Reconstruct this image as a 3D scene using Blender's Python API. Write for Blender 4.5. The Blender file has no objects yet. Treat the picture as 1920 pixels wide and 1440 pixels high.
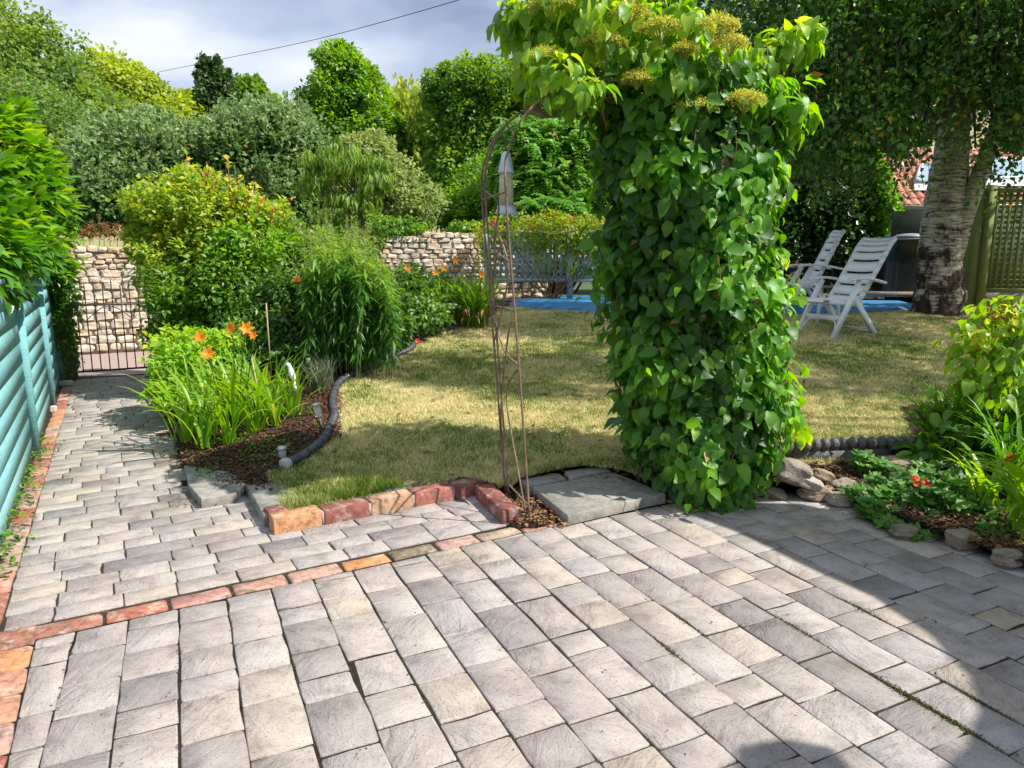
import bpy, math
import numpy as np
from mathutils import Vector, Matrix
R = np.random.default_rng(11)
rnd = lambda a, b: float(R.uniform(a, b))
SC = bpy.context.scene
COL = SC.collection

# ------------------------------------------------------------ camera, world, sun, exposure
F, HC = 1330.0, 1.3
PIT = math.atan(235 / F)
cam_d = bpy.data.cameras.new('camera')
cam = bpy.data.objects.new('camera', cam_d)
COL.objects.link(cam)
cam_d.sensor_width = 36
cam_d.lens = F / 1920 * 36
cam_d.clip_end = 2000
cam_d.clip_start = .05
cam.location = (0, 0, HC)
cam.rotation_euler = (math.pi / 2 - PIT, 0, 0)
SC.camera = cam

SUN_EL, SUN_AZ = math.radians(50), math.radians(103)      # azimuth clockwise from +Y
world = bpy.data.worlds.new('World')
SC.world = world
world.use_nodes = True
wn, wl = world.node_tree.nodes, world.node_tree.links
wn.clear()
sky = wn.new('ShaderNodeTexSky')
sky.sky_type = 'NISHITA'
sky.sun_disc = False
sky.sun_elevation = SUN_EL
sky.sun_rotation = SUN_AZ
b1 = wn.new('ShaderNodeBackground'); b1.inputs[1].default_value = .1
wl.new(sky.outputs[0], b1.inputs[0])
tc = wn.new('ShaderNodeTexCoord')
mp = wn.new('ShaderNodeMapping'); mp.inputs['Scale'].default_value = (1, 1, 2.6); mp.inputs['Location'].default_value = (.35, .2, .1)
wl.new(tc.outputs['Generated'], mp.inputs[0])
nz = wn.new('ShaderNodeTexNoise'); nz.inputs['Scale'].default_value = 2.3; nz.inputs['Detail'].default_value = 5; nz.inputs['Roughness'].default_value = .5
wl.new(mp.outputs[0], nz.inputs[0])
cr = wn.new('ShaderNodeValToRGB')
cr.color_ramp.elements[0].position = .36; cr.color_ramp.elements[0].color = (.27, .34, .50, 1)
cr.color_ramp.elements[1].position = .64; cr.color_ramp.elements[1].color = (.80, .85, .93, 1)
e = cr.color_ramp.elements.new(.5); e.color = (.47, .56, .72, 1)
wl.new(nz.outputs[0], cr.inputs[0])
b2 = wn.new('ShaderNodeBackground'); b2.inputs[1].default_value = .8
wl.new(cr.outputs[0], b2.inputs[0])
mk = wn.new('ShaderNodeValToRGB')
mk.color_ramp.elements[0].position = .22; mk.color_ramp.elements[1].position = .34
wl.new(nz.outputs[0], mk.inputs[0])
mx = wn.new('ShaderNodeMixShader')
wl.new(mk.outputs[0], mx.inputs[0]); wl.new(b1.outputs[0], mx.inputs[1]); wl.new(b2.outputs[0], mx.inputs[2])
wo = wn.new('ShaderNodeOutputWorld'); wl.new(mx.outputs[0], wo.inputs[0])

sd = bpy.data.lights.new('sun', 'SUN'); sd.energy = 5.0; sd.angle = math.radians(.55); sd.color = (1, .95, .86)
sun = bpy.data.objects.new('sun', sd); COL.objects.link(sun)
SD = Vector((math.sin(SUN_AZ) * math.cos(SUN_EL), math.cos(SUN_AZ) * math.cos(SUN_EL), math.sin(SUN_EL)))
sun.rotation_euler = SD.to_track_quat('Z', 'Y').to_euler()
SC.view_settings.view_transform = 'Standard'
SC.view_settings.look = 'None'
SC.view_settings.gamma = 1
SC.view_settings.use_curve_mapping = False
SC.view_settings.exposure = .58
SC.cycles.max_bounces = 8
SC.cycles.transparent_max_bounces = 8

# ------------------------------------------------------------ pixel helpers (photo pixels 1920x1440 -> world)
cP, sP = math.cos(PIT), math.sin(PIT)
def ray(px, py):
    u, v = (px - 960) / F, (720 - py) / F
    return np.array([u, cP + v * sP, -sP + v * cP])
def at(px, py, y):
    r = ray(px, py); return np.array([0, 0, HC]) + r * (y / r[1])
def gp(px, py, z=0.):
    r = ray(px, py); return np.array([0, 0, HC]) + r * ((z - HC) / r[2])
def proj(P):
    P = np.asarray(P, float) - np.array([0, 0, HC])
    f = P[..., 1] * cP - P[..., 2] * sP; up = P[..., 1] * sP + P[..., 2] * cP
    return 960 + F * P[..., 0] / f, 720 - F * up / f
def norm(a):
    a = np.asarray(a, float); n = np.linalg.norm(a, axis=-1, keepdims=True); return a / np.maximum(n, 1e-9)
def sstep(a, b, x):
    t = np.clip((x - a) / (b - a), 0, 1); return t * t * (3 - 2 * t)
PDIR = np.array([-.494, .870]); PPER = np.array([.870, .494])      # direction of the path, and across it
BL0 = gp(30, 1205)[:2]                                               # a point on the flush brick course
def along(p, o, d): return (np.asarray(p)[..., 0] - o[0]) * d[0] + (np.asarray(p)[..., 1] - o[1]) * d[1]
PR0 = gp(333, 867)[:2]                                               # on the right edge of the path
def lawnz(y): return .05 + .09 * np.clip(y - 3.6, 0, 5.8) + .004 * np.clip(y - 9.4, 0, 5)
def terrain_raw(x, y):
    s = along(np.stack([x, y], -1), PR0, PPER)
    return .03 + (lawnz(y) - .03) * sstep(.0, .9, s)
def tz(x, y): return float(terrain_raw(np.array(float(x)), np.array(float(y))))
def lp(px, py):
    r = ray(px, py); t = 2.
    for _ in range(4000):
        P = np.array([0, 0, HC]) + r * t
        if P[2] <= tz(P[0], P[1]): break
        t += .004
    return P
def inpoly(X, Y, poly):
    poly = np.asarray(poly); ins = np.zeros(np.shape(X), bool); j = len(poly) - 1
    for i in range(len(poly)):
        xi, yi, xj, yj = poly[i][0], poly[i][1], poly[j][0], poly[j][1]
        c = ((yi > Y) != (yj > Y)) & (X < (xj - xi) * (Y - yi) / (yj - yi + 1e-12) + xi)
        ins ^= c; j = i
    return ins

# ------------------------------------------------------------ object helpers
def tag(o, label=None, cat=None, group=None, kind=None):
    if label: o['label'] = label
    if cat: o['category'] = cat
    if group: o['group'] = group
    if kind: o['kind'] = kind
    return o
def thing(name, label, cat, loc=(0, 0, 0), rot=0, group=None):
    o = bpy.data.objects.new(name, None); COL.objects.link(o)
    o.location = [float(v) for v in loc]; o.rotation_euler = (0, 0, rot); o.empty_display_size = .1
    return tag(o, label, cat, group)
def origin(o):
    p = np.zeros(3)
    while o is not None:
        p += np.array(o.location); o = o.parent
    return p
def mesh_np(name, V, faces, mats, tint=None, smooth=False, mi=None):
    """faces: list of int arrays (n,k)"""
    me = bpy.data.meshes.new(name)
    V = np.asarray(V, np.float32).reshape(-1, 3)
    faces = [np.asarray(f, np.int32) for f in faces if len(f)]
    me.vertices.add(len(V)); me.vertices.foreach_set('co', V.ravel())
    lt = np.concatenate([f.ravel() for f in faces]); cnt = np.concatenate([np.full(len(f), f.shape[1], np.int32) for f in faces])
    me.loops.add(len(lt)); me.loops.foreach_set('vertex_index', lt)
    me.polygons.add(len(cnt)); st = np.concatenate([[0], np.cumsum(cnt)[:-1]]).astype(np.int32)
    me.polygons.foreach_set('loop_start', st); me.polygons.foreach_set('loop_total', cnt)
    if smooth: me.polygons.foreach_set('use_smooth', np.ones(len(cnt), bool))
    for m in (mats if isinstance(mats, (list, tuple)) else [mats]): me.materials.append(m)
    if mi is not None: me.polygons.foreach_set('material_index', np.asarray(mi, np.int32))
    if tint is not None:
        a = me.attributes.new('tint', 'FLOAT', 'POINT'); a.data.foreach_set('value', np.asarray(tint, np.float32))
    me.update(calc_edges=True)
    return me
def link(name, me, parent=None, local=False):
    o = bpy.data.objects.new(name, me); COL.objects.link(o)
    if parent is not None:
        o.parent = parent
        if not local: o.location = [float(v) for v in -origin(parent)]
    return o
class MB:
    """collects small pieces into one mesh"""
    def __init__(s): s.V, s.F, s.T, s.n = [], {}, [], 0
    def add(s, V, faces, tint=None):
        V = np.asarray(V, float).reshape(-1, 3)
        for f in faces:
            f = np.asarray(f, int)
            if len(f): s.F.setdefault(f.shape[1], []).append(f + s.n)
        s.V.append(V); s.n += len(V)
        s.T.append(np.full(len(V), .5) if tint is None else np.broadcast_to(tint, (len(V),)))
    def mesh(s, name, mats, smooth=False):
        return mesh_np(name, np.concatenate(s.V), [np.concatenate(v) for v in s.F.values()], mats, np.concatenate(s.T), smooth)
    def build(s, name, mats, parent=None, smooth=False, local=False):
        return link(name, s.mesh(name, mats, smooth), parent, local)
    def box(s, c, d, rz=0, tint=None):
        c = np.asarray(c, float); d = np.asarray(d, float) / 2
        v = np.array([[x, y, z] for z in (-1, 1) for x, y in ((-1, -1), (1, -1), (1, 1), (-1, 1))]) * d
        a, b = math.cos(rz), math.sin(rz)
        v = np.stack([v[:, 0] * a - v[:, 1] * b, v[:, 0] * b + v[:, 1] * a, v[:, 2]], -1) + c
        s.add(v, [BOXF], tint)
    def bar(s, p, q, w, h, up=(0, 0, 1), tint=None):
        p, q = np.asarray(p, float), np.asarray(q, float); t = norm(q - p); x = norm(np.cross(t, up)); z = np.cross(x, t)
        v = [P + sx * x * w / 2 + sz * z * h / 2 for P in (p, q) for sx, sz in ((-1, -1), (1, -1), (1, 1), (-1, 1))]
        s.add(v, [BOXF], tint)
    def tube(s, pts, rad, n=6, tint=None, cap=True):
        pts = np.asarray(pts, float); m = len(pts); rad = np.broadcast_to(np.asarray(rad, float), (m,))
        tg = norm(np.gradient(pts, axis=0)); ref = np.array([0, 0, 1.]) if abs(tg[:, 2]).mean() < .8 else np.array([1., 0, 0])
        x = norm(np.cross(tg, ref)); y = np.cross(x, tg); a = np.arange(n) * 2 * math.pi / n
        V = pts[:, None] + rad[:, None, None] * (np.cos(a)[None, :, None] * x[:, None] + np.sin(a)[None, :, None] * y[:, None])
        i = np.arange(m - 1)[:, None] * n; j = np.arange(n)[None]; k = (j + 1) % n
        q = np.stack([i + j, i + k, i + n + k, i + n + j], -1).reshape(-1, 4)
        fs = [q]
        if cap: fs += [np.arange(n)[None, ::-1], (np.arange(n) + (m - 1) * n)[None]]
        s.add(V, fs, tint)
    def lathe(s, c, prof, n=12, axis=None, tint=None):
        c = np.asarray(c, float); a = np.arange(n) * 2 * math.pi / n
        V = np.array([[r * np.cos(t), r * np.sin(t), z] for r, z in prof for t in a])
        if axis is not None:
            M = np.array(Vector(axis).to_track_quat('Z', 'Y').to_matrix()); V = V @ M.T
        m = len(prof); i = np.arange(m - 1)[:, None] * n; j = np.arange(n)[None]; k = (j + 1) % n
        q = np.stack([i + j, i + k, i + n + k, i + n + j], -1).reshape(-1, 4)
        s.add(V + c, [q, np.arange(n)[None, ::-1], (np.arange(n) + (m - 1) * n)[None]], tint)
BOXF = np.array([[0, 3, 2, 1], [4, 5, 6, 7], [0, 1, 5, 4], [1, 2, 6, 5], [2, 3, 7, 6], [3, 0, 4, 7]])
def spline(P, n):
    P = np.asarray(P, float); m = len(P); out = []
    for u in np.linspace(0, m - 1, n):
        i = min(int(u), m - 2); t = u - i
        a, b, c, d = P[max(i - 1, 0)], P[i], P[i + 1], P[min(i + 2, m - 1)]
        out.append(.5 * ((2 * b) + (c - a) * t + (2 * a - 5 * b + 4 * c - d) * t * t + (3 * b - a - 3 * c + d) * t ** 3))
    return np.array(out)

# ------------------------------------------------------------ materials
def mat(name, rough=.6, spec=.5, metallic=0.):
    m = bpy.data.materials.new(name); m.use_nodes = True; n = m.node_tree.nodes
    b = n['Principled BSDF']; b.inputs['Roughness'].default_value = rough; b.inputs['Metallic'].default_value = metallic
    b.inputs['Specular IOR Level'].default_value = spec
    return m, n, m.node_tree.links, b
def ramp(n, cols, interp='LINEAR'):
    r = n.new('ShaderNodeValToRGB'); r.color_ramp.interpolation = interp; el = r.color_ramp.elements
    while len(el) > 1: el.remove(el[-1])
    el[0].position = cols[0][0]; el[0].color = (*cols[0][1], 1)
    for p, c in cols[1:]: x = el.new(p); x.color = (*c, 1)
    return r
def noise(n, l, vec, scale, detail=4, rough=.55):
    t = n.new('ShaderNodeTexNoise'); t.inputs['Scale'].default_value = scale; t.inputs['Detail'].default_value = detail; t.inputs['Roughness'].default_value = rough
    if vec is not None: l.new(vec, t.inputs['Vector'])
    return t.outputs['Fac']
def mixc(n, l, f, a, b, mode='MIX'):
    m = n.new('ShaderNodeMix'); m.data_type = 'RGBA'; m.blend_type = mode
    for s, v in ((0, f), (6, a), (7, b)):
        if isinstance(v, (int, float)): m.inputs[s].default_value = v
        elif isinstance(v, tuple): m.inputs[s].default_value = (*v, 1)
        else: l.new(v, m.inputs[s])
    return m.outputs[2]
def math_(n, l, op, a, b=None):
    m = n.new('ShaderNodeMath'); m.operation = op
    for i, v in enumerate((a, b)):
        if v is None: continue
        if isinstance(v, (int, float)): m.inputs[i].default_value = v
        else: l.new(v, m.inputs[i])
    return m.outputs[0]
def geo(n): return n.new('ShaderNodeNewGeometry').outputs['Position']
def bump(n, l, b, h, strength=.4, dist=.01):
    u = n.new('ShaderNodeBump'); u.inputs['Strength'].default_value = strength; u.inputs['Distance'].default_value = dist
    l.new(h, u.inputs['Height']); l.new(u.outputs[0], b.inputs['Normal'])
def leafmat(name, cols, rough=.42, tr=.38, trc=None, var=None):
    m, n, l, b = mat(name, rough, .45)
    a = n.new('ShaderNodeAttribute'); a.attribute_name = 'tint'
    fac = a.outputs['Fac']
    if var:   # separate leaf objects vary by object
        oi = n.new('ShaderNodeObjectInfo'); fac = math_(n, l, 'ADD', math_(n, l, 'MULTIPLY', oi.outputs['Random'], var), math_(n, l, 'SUBTRACT', fac, var / 2))
    r = ramp(n, [(p, (min(.9, c_[0] * 1.62), min(.9, c_[1] * 1.5), min(.9, c_[2] * 1.0))) for p, c_ in cols]); l.new(fac, r.inputs[0])
    c = mixc(n, l, noise(n, l, geo(n), 35, 2), r.outputs[0], mixc(n, l, .35, r.outputs[0], (.04, .08, .01)))
    l.new(c, b.inputs['Base Color'])
    t = n.new('ShaderNodeBsdfTranslucent')
    hs = n.new('ShaderNodeHueSaturation'); hs.inputs['Hue'].default_value = .485; hs.inputs['Value'].default_value = 1.9; hs.inputs['Saturation'].default_value = 1.08
    l.new(r.outputs[0], hs.inputs['Color']); l.new(hs.outputs[0], t.inputs['Color'])
    x = n.new('ShaderNodeMixShader'); x.inputs[0].default_value = tr
    l.new(b.outputs[0], x.inputs[1]); l.new(t.outputs[0], x.inputs[2]); l.new(x.outputs[0], n['Material Output'].inputs[0])
    return m
def simple(name, col, rough=.5, spec=.5, metallic=0., var=.25, scale=12, bmp=.0, col2=None, bscale=60):
    m, n, l, b = mat(name, rough, spec, metallic); g = geo(n)
    c2 = col2 or tuple(v * (1 - var) for v in col)
    r = ramp(n, [(.35, c2), (.65, col)]); l.new(noise(n, l, g, scale), r.inputs[0]); l.new(r.outputs[0], b.inputs['Base Color'])
    if bmp: bump(n, l, b, noise(n, l, g, bscale, 5), bmp, .01)
    return m
G3 = lambda a, b, c: [(.15, a), (.5, b), (.9, c)]
M = {}
M['hyd'] = leafmat('hydrangea_leaf', [(.1, (.022, .085, .012)), (.5, (.052, .175, .018)), (.8, (.11, .28, .022)), (1, (.26, .42, .035))], .46, .42, var=.45)
M['lime'] = leafmat('young_hydrangea_leaf', [(.1, (.06, .17, .02)), (.5, (.15, .29, .03)), (.85, (.27, .39, .05)), (1, (.36, .42, .07))], .45, .45, var=.3)
M['head'] = leafmat('flower_head', [(.1, (.20, .24, .05)), (.6, (.36, .40, .09)), (.9, (.44, .42, .14)), (1, (.30, .11, .05))], .6, .3)
M['laurel'] = leafmat('laurel_leaf', [(.1, (.025, .09, .012)), (.5, (.06, .19, .022)), (.9, (.20, .34, .03))], .27, .34, var=.3)
M['ivy'] = leafmat('ivy_leaf', G3((.02, .07, .012), (.05, .15, .02), (.14, .26, .03)), .38, .3)
M['bigtree'] = leafmat('big_tree_leaf', G3((.035, .085, .022), (.075, .155, .035), (.16, .24, .045)), .5, .35)
M['fruit_tree'] = leafmat('fruit_tree_leaf', G3((.04, .09, .03), (.075, .16, .04), (.14, .23, .05)), .5, .35)
M['yellowtree'] = leafmat('yellow_green_leaf', G3((.08, .15, .03), (.17, .25, .035), (.30, .36, .06)), .5, .38)
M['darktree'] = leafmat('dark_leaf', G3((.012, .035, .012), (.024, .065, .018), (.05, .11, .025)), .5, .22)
M['midtree'] = leafmat('mid_green_leaf', G3((.035, .09, .015), (.075, .175, .022), (.15, .27, .03)), .48, .36)
M['bright'] = leafmat('bright_leaf', G3((.035, .10, .012), (.095, .22, .022), (.17, .32, .035)), .45, .38)
M['willow'] = leafmat('willow_leaf', G3((.08, .14, .03), (.17, .25, .05), (.28, .34, .08)), .5, .4)
M['apple'] = leafmat('apple_leaf', G3((.03, .08, .022), (.07, .15, .045), (.13, .21, .08)), .5, .32)
M['silver'] = leafmat('silvery_leaf', G3((.05, .12, .05), (.12, .21, .10), (.24, .33, .24)), .5, .3)
M['greybush'] = leafmat('grey_green_leaf', G3((.07, .13, .045), (.14, .21, .08), (.24, .30, .13)), .55, .32)
M['cherry'] = leafmat('cherry_leaf', G3((.05, .12, .025), (.11, .21, .04), (.18, .28, .06)), .45, .42)
M['sumac'] = leafmat('sumac_leaf', G3((.04, .13, .02), (.09, .24, .04), (.18, .33, .07)), .42, .38)
M['varieg'] = leafmat('variegated_leaf', [(.1, (.06, .14, .02)), (.45, (.14, .25, .03)), (.75, (.32, .38, .06)), (.92, (.46, .40, .16)), (1, (.42, .16, .07))], .42, .38)
M['limebush'] = leafmat('lime_shrub_leaf', [(.1, (.07, .19, .02)), (.5, (.15, .31, .03)), (.9, (.30, .40, .05))], .42, .4)
M['rose'] = leafmat('rose_leaf', G3((.018, .06, .012), (.04, .12, .02), (.10, .20, .03)), .4, .32)
M['golden'] = leafmat('goldenrod_leaf', [(.1, (.018, .07, .013)), (.5, (.045, .15, .022)), (.75, (.10, .22, .03)), (1, (.24, .34, .05))], .45, .36)
M['strap'] = leafmat('lily_leaf', [(.1, (.045, .14, .02)), (.5, (.11, .25, .025)), (.85, (.22, .33, .04)), (1, (.28, .2, .07))], .35, .42)
M['croc'] = leafmat('crocosmia_leaf', [(.1, (.03, .10, .015)), (.5, (.06, .19, .02)), (.85, (.15, .30, .03)), (1, (.3, .2, .07))], .36, .4)
M['geran'] = leafmat('geranium_leaf', G3((.022, .085, .02), (.045, .15, .03), (.10, .22, .045)), .5, .36)
M['hyper'] = leafmat('berry_shrub_leaf', [(.1, (.07, .17, .02)), (.5, (.15, .30, .035)), (.82, (.26, .38, .06)), (.93, (.55, .48, .05)), (1, (.5, .22, .06))], .42, .4, var=.25)
M['vine'] = leafmat('vine_leaf', [(.1, (.06, .14, .02)), (.5, (.15, .26, .03)), (.8, (.32, .38, .05)), (1, (.25, .09, .06))], .45, .4)
M['rust'] = leafmat('dry_seed_head', G3((.14, .06, .035), (.23, .12, .06), (.28, .18, .12)), .8, .2)
M['birchleaf'] = leafmat('birch_leaf', [(.1, (.022, .07, .022)), (.5, (.05, .135, .032)), (.85, (.10, .22, .04)), (.975, (.14, .25, .04)), (1, (.35, .28, .04))], .34, .42)
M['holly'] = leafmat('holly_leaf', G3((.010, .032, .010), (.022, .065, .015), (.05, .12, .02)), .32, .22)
M['brightbush'] = leafmat('bright_bush_leaf', G3((.03, .11, .012), (.08, .22, .02), (.16, .34, .03)), .42, .38)
M['lavender'] = leafmat('lavender_leaf', G3((.045, .075, .06), (.09, .12, .11), (.13, .16, .14)), .7, .2)
M['litter'] = leafmat('dry_leaf_litter', [(.1, (.03, .014, .012)), (.45, (.075, .034, .028)), (.75, (.16, .08, .05)), (1, (.30, .22, .16))], .8, .15)
M['mossleaf'] = leafmat('moss', G3((.035, .04, .012), (.07, .085, .018), (.13, .14, .03)), .9, .1)
M['apricot'] = leafmat('orange_petal', G3((.47, .16, .008), (.53, .24, .015), (.56, .33, .05)), .5, .35)
M['red_petal'] = leafmat('red_petal', G3((.38, .02, .01), (.45, .04, .015), (.5, .08, .03)), .5, .3)
M['pink_petal'] = leafmat('pink_petal', G3((.38, .015, .15), (.45, .03, .22), (.5, .1, .35)), .5, .3)
M['peach_petal'] = leafmat('peach_petal', G3((.50, .27, .10), (.54, .34, .18), (.56, .44, .32)), .5, .35)
M['berry'] = simple('red_berry', (.45, .03, .03), .3, var=.4, scale=40)
M['fruit'] = simple('orange_fruit', (.60, .30, .10), .5, var=.35, scale=20)
M['applefruit'] = simple('apple_fruit', (.50, .20, .07), .4, var=.5, scale=20)
M['coneflower'] = simple('sumac_cone', (.20, .02, .02), .8, var=.4, scale=80, bmp=.8)
M['twig'] = simple('twig_bark', (.14, .085, .055), .8, var=.5, scale=30, bmp=.3)
M['greentwig'] = simple('green_stem', (.16, .22, .06), .6, var=.3, scale=30)
M['redstem'] = simple('red_brown_stem', (.26, .10, .05), .6, var=.3, scale=30)
M['cane'] = simple('bamboo_cane', (.46, .34, .20), .7, var=.3, scale=20)
M['rustmetal'] = simple('rusty_rod', (.30, .17, .10), .7, var=.55, scale=18, bmp=.4, col2=(.10, .085, .075))
M['iron'] = simple('dark_iron', (.07, .055, .05), .55, var=.4, scale=20)
M['whiteplastic'] = simple('white_plastic', (.86, .87, .88), .38, var=.06, scale=9)
M['porcelain'] = simple('white_glaze', (.80, .81, .82), .25, var=.12, scale=15)
M['blackplastic'] = simple('black_plastic', (.018, .019, .024), .28, .6, var=.3, scale=9)
M['pipe'] = simple('black_corrugated_pipe', (.085, .085, .10), .4, var=.35, scale=20, col2=(.035, .035, .042))
M['ropetile'] = simple('rope_tile', (.12, .11, .11), .55, var=.4, scale=25, bmp=.5)
M['steel'] = simple('brushed_steel', (.55, .56, .58), .3, .5, .9, var=.2)
M['zinc'] = simple('feeder_metal', (.52, .62, .68), .5, var=.15, metallic=.3)
M['seed'] = simple('bird_seed', (.62, .60, .38), .8, var=.4, scale=120, bmp=.6, bscale=160)
M['cableblack'] = simple('cable', (.03, .03, .035), .6)
M['guttergrey'] = simple('gutter', (.50, .50, .49), .5, var=.15)
M['shedgreen'] = simple('dark_green_boards', (.035, .055, .03), .8, var=.4, scale=5, bmp=.3)
M['whiteboard'] = simple('white_flashing', (.62, .64, .68), .45, var=.12)
M['oldwood'] = simple('weathered_wood', (.30, .24, .18), .8, var=.4, scale=20, bmp=.5)
M['terracotta_pink'] = simple('pink_tarmac', (.36, .27, .24), .9, var=.18, scale=30, bmp=.4)
M['hill'] = simple('dry_hill_grass', (.36, .28, .13), .95, var=.3, scale=.03, col2=(.20, .22, .09))
M['fargrass'] = simple('rough_grass_ground', (.07, .12, .03), .95, var=.5, scale=.8, bmp=.4, bscale=8)
M['sailcloth'] = simple('shade_cloth', (.5, .47, .40), .8, var=.08)  # for the added unseen sheet that shades the patio
M['manhole'] = simple('cast_iron_cover', (.16, .17, .19), .55, .5, .4, var=.4, scale=14)

def pavermat():
    m, n, l, b = mat('riven_stone_paver', .78, .35)
    oi = n.new('ShaderNodeObjectInfo'); g = geo(n)
    off = n.new('ShaderNodeVectorMath'); off.operation = 'ADD'; l.new(g, off.inputs[0])
    cmb = n.new('ShaderNodeCombineXYZ'); k = math_(n, l, 'MULTIPLY', oi.outputs['Random'], 37.); l.new(k, cmb.inputs[0]); l.new(k, cmb.inputs[1]); l.new(cmb.outputs[0], off.inputs[1])
    v = off.outputs[0]
    base = ramp(n, [(0, (.24, .235, .24)), (.10, (.33, .315, .305)), (.3, (.40, .375, .36)), (.5, (.43, .405, .38)), (.75, (.41, .40, .40)), (.9, (.45, .415, .375)), (1, (.46, .42, .355))]); l.new(oi.outputs['Random'], base.inputs[0])
    blot = ramp(n, [(.3, (.62, .60, .60)), (.45, (.92, .89, .87)), (.55, (1, .98, .96)), (.7, (1.12, 1.08, 1.03))]); l.new(noise(n, l, v, 9, 6, .65), blot.inputs[0])
    c = mixc(n, l, 1., mixc(n, l, 1., base.outputs[0], (.905, .87, .865), 'MULTIPLY'), blot.outputs[0], 'MULTIPLY')
    # riven veins: stretched, distorted noise
    vr_ = n.new('ShaderNodeVectorRotate'); vr_.rotation_type = 'Z_AXIS'; l.new(v, vr_.inputs['Vector']); l.new(math_(n, l, 'MULTIPLY', oi.outputs['Random'], 41.), vr_.inputs['Angle'])
    mpn = n.new('ShaderNodeMapping'); mpn.inputs['Scale'].default_value = (4, 11, 4); l.new(vr_.outputs[0], mpn.inputs[0])
    vein = n.new('ShaderNodeTexNoise'); vein.inputs['Scale'].default_value = 2.2; vein.inputs['Detail'].default_value = 7; vein.inputs['Roughness'].default_value = .62; vein.inputs['Distortion'].default_value = 1.2; l.new(mpn.outputs[0], vein.inputs['Vector'])
    vr = ramp(n, [(.34, (.66, .64, .62)), (.44, (1, 1, 1)), (.53, (1, 1, 1)), (.6, (1.1, 1.08, 1.04))]); l.new(vein.outputs['Fac'], vr.inputs[0])
    c = mixc(n, l, .4, c, vr.outputs[0], 'MULTIPLY')
    speck = ramp(n, [(.33, (.40, .37, .35)), (.43, (1, 1, 1)), (.6, (1, 1, 1)), (.7, (1.12, 1.1, 1.08))]); l.new(noise(n, l, v, 150, 3, .6), speck.inputs[0])
    c = mixc(n, l, .75, c, speck.outputs[0], 'MULTIPLY')
    # damp dirt patches and the odd brown stain
    st = ramp(n, [(.55, (1, 1, 1)), (.72, (.58, .52, .45))]); l.new(noise(n, l, g, 2.3, 5, .6), st.inputs[0])
    c = mixc(n, l, .8, c, st.outputs[0], 'MULTIPLY')
    l.new(c, b.inputs['Base Color'])
    h = math_(n, l, 'ADD', math_(n, l, 'MULTIPLY', vein.outputs['Fac'], 1.3), math_(n, l, 'MULTIPLY', noise(n, l, v, 90, 4, .7), .28))
    bump(n, l, b, h, .65, .012)
    return m
M['paver'] = pavermat()
def brickmat():
    m, n, l, b = mat('old_brick', .85, .3); oi = n.new('ShaderNodeObjectInfo'); g = geo(n)
    bl = ramp(n, [(.34, (.42, .42, .42)), (.5, (.9, .92, .94)), (.66, (1.2, 1.2, 1.2))]); l.new(noise(n, l, g, 28, 6, .75), bl.inputs[0])
    c = mixc(n, l, 1., oi.outputs['Color'], bl.outputs[0], 'MULTIPLY')
    lich = ramp(n, [(.52, (0, 0, 0)), (.64, (1, 1, 1))]); l.new(noise(n, l, g, 13, 7, .75), lich.inputs[0])
    c = mixc(n, l, math_(n, l, 'MULTIPLY', lich.outputs[0], .6), c, (.50, .43, .36))
    dk = ramp(n, [(.36, (1, 1, 1)), (.46, (0, 0, 0))]); l.new(noise(n, l, g, 7, 6, .7), dk.inputs[0]); c = mixc(n, l, math_(n, l, 'MULTIPLY', dk.outputs[0], .6), c, (.14, .11, .09))
    l.new(c, b.inputs['Base Color']); bump(n, l, b, noise(n, l, g, 70, 5, .7), .6, .008)
    return m
M['brick'] = brickmat()
def stonemat(name, cols, sc=8):
    m, n, l, b = mat(name, .88, .3); oi = n.new('ShaderNodeObjectInfo'); g = geo(n)
    base = ramp(n, cols); l.new(oi.outputs['Random'], base.inputs[0])
    bl = ramp(n, [(.3, (.5, .47, .43)), (.48, (.95, .93, .9)), (.68, (1.18, 1.16, 1.12))]); l.new(noise(n, l, g, sc, 7, .68), bl.inputs[0])
    c = mixc(n, l, 1., base.outputs[0], bl.outputs[0], 'MULTIPLY')
    ocr = ramp(n, [(.56, (0, 0, 0)), (.7, (1, 1, 1))]); l.new(noise(n, l, g, sc * .7 + 1, 4), ocr.inputs[0])
    c = mixc(n, l, math_(n, l, 'MULTIPLY', ocr.outputs[0], .45), c, (.46, .26, .10))
    l.new(c, b.inputs['Base Color']); bump(n, l, b, noise(n, l, g, 30, 7, .7), .9, .02)
    return m
M['wallstone'] = stonemat('limestone_rubble', [(0, (.52, .44, .34)), (.3, (.64, .56, .46)), (.6, (.70, .63, .54)), (.82, (.60, .44, .26)), (1, (.66, .62, .57))], 7)
M['mortar'] = simple('lime_mortar', (.42, .36, .29), .95, var=.4, scale=14, bmp=.8)
M['rock'] = stonemat('garden_rock', [(0, (.24, .20, .16)), (.4, (.36, .31, .26)), (.7, (.30, .22, .16)), (1, (.42, .40, .37))], 14)
M['slab'] = stonemat('concrete_slab', [(0, (.26, .25, .23)), (1, (.30, .28, .25))], 5)
def slabmat():
    m, n, l, b = mat('grey_paving_slab', .85, .3); g = geo(n)
    r = ramp(n, [(.3, (.17, .16, .14)), (.5, (.27, .255, .225)), (.7, (.37, .35, .31))]); l.new(noise(n, l, g, 14, 7, .7), r.inputs[0])
    s = ramp(n, [(.35, (.6, .58, .55)), (.45, (1, 1, 1))]); l.new(noise(n, l, g, 180, 3), s.inputs[0])
    l.new(mixc(n, l, .8, r.outputs[0], s.outputs[0], 'MULTIPLY'), b.inputs['Base Color']); bump(n, l, b, noise(n, l, g, 60, 6, .7), .6, .008)
    return m
M['slab'] = slabmat()
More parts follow.
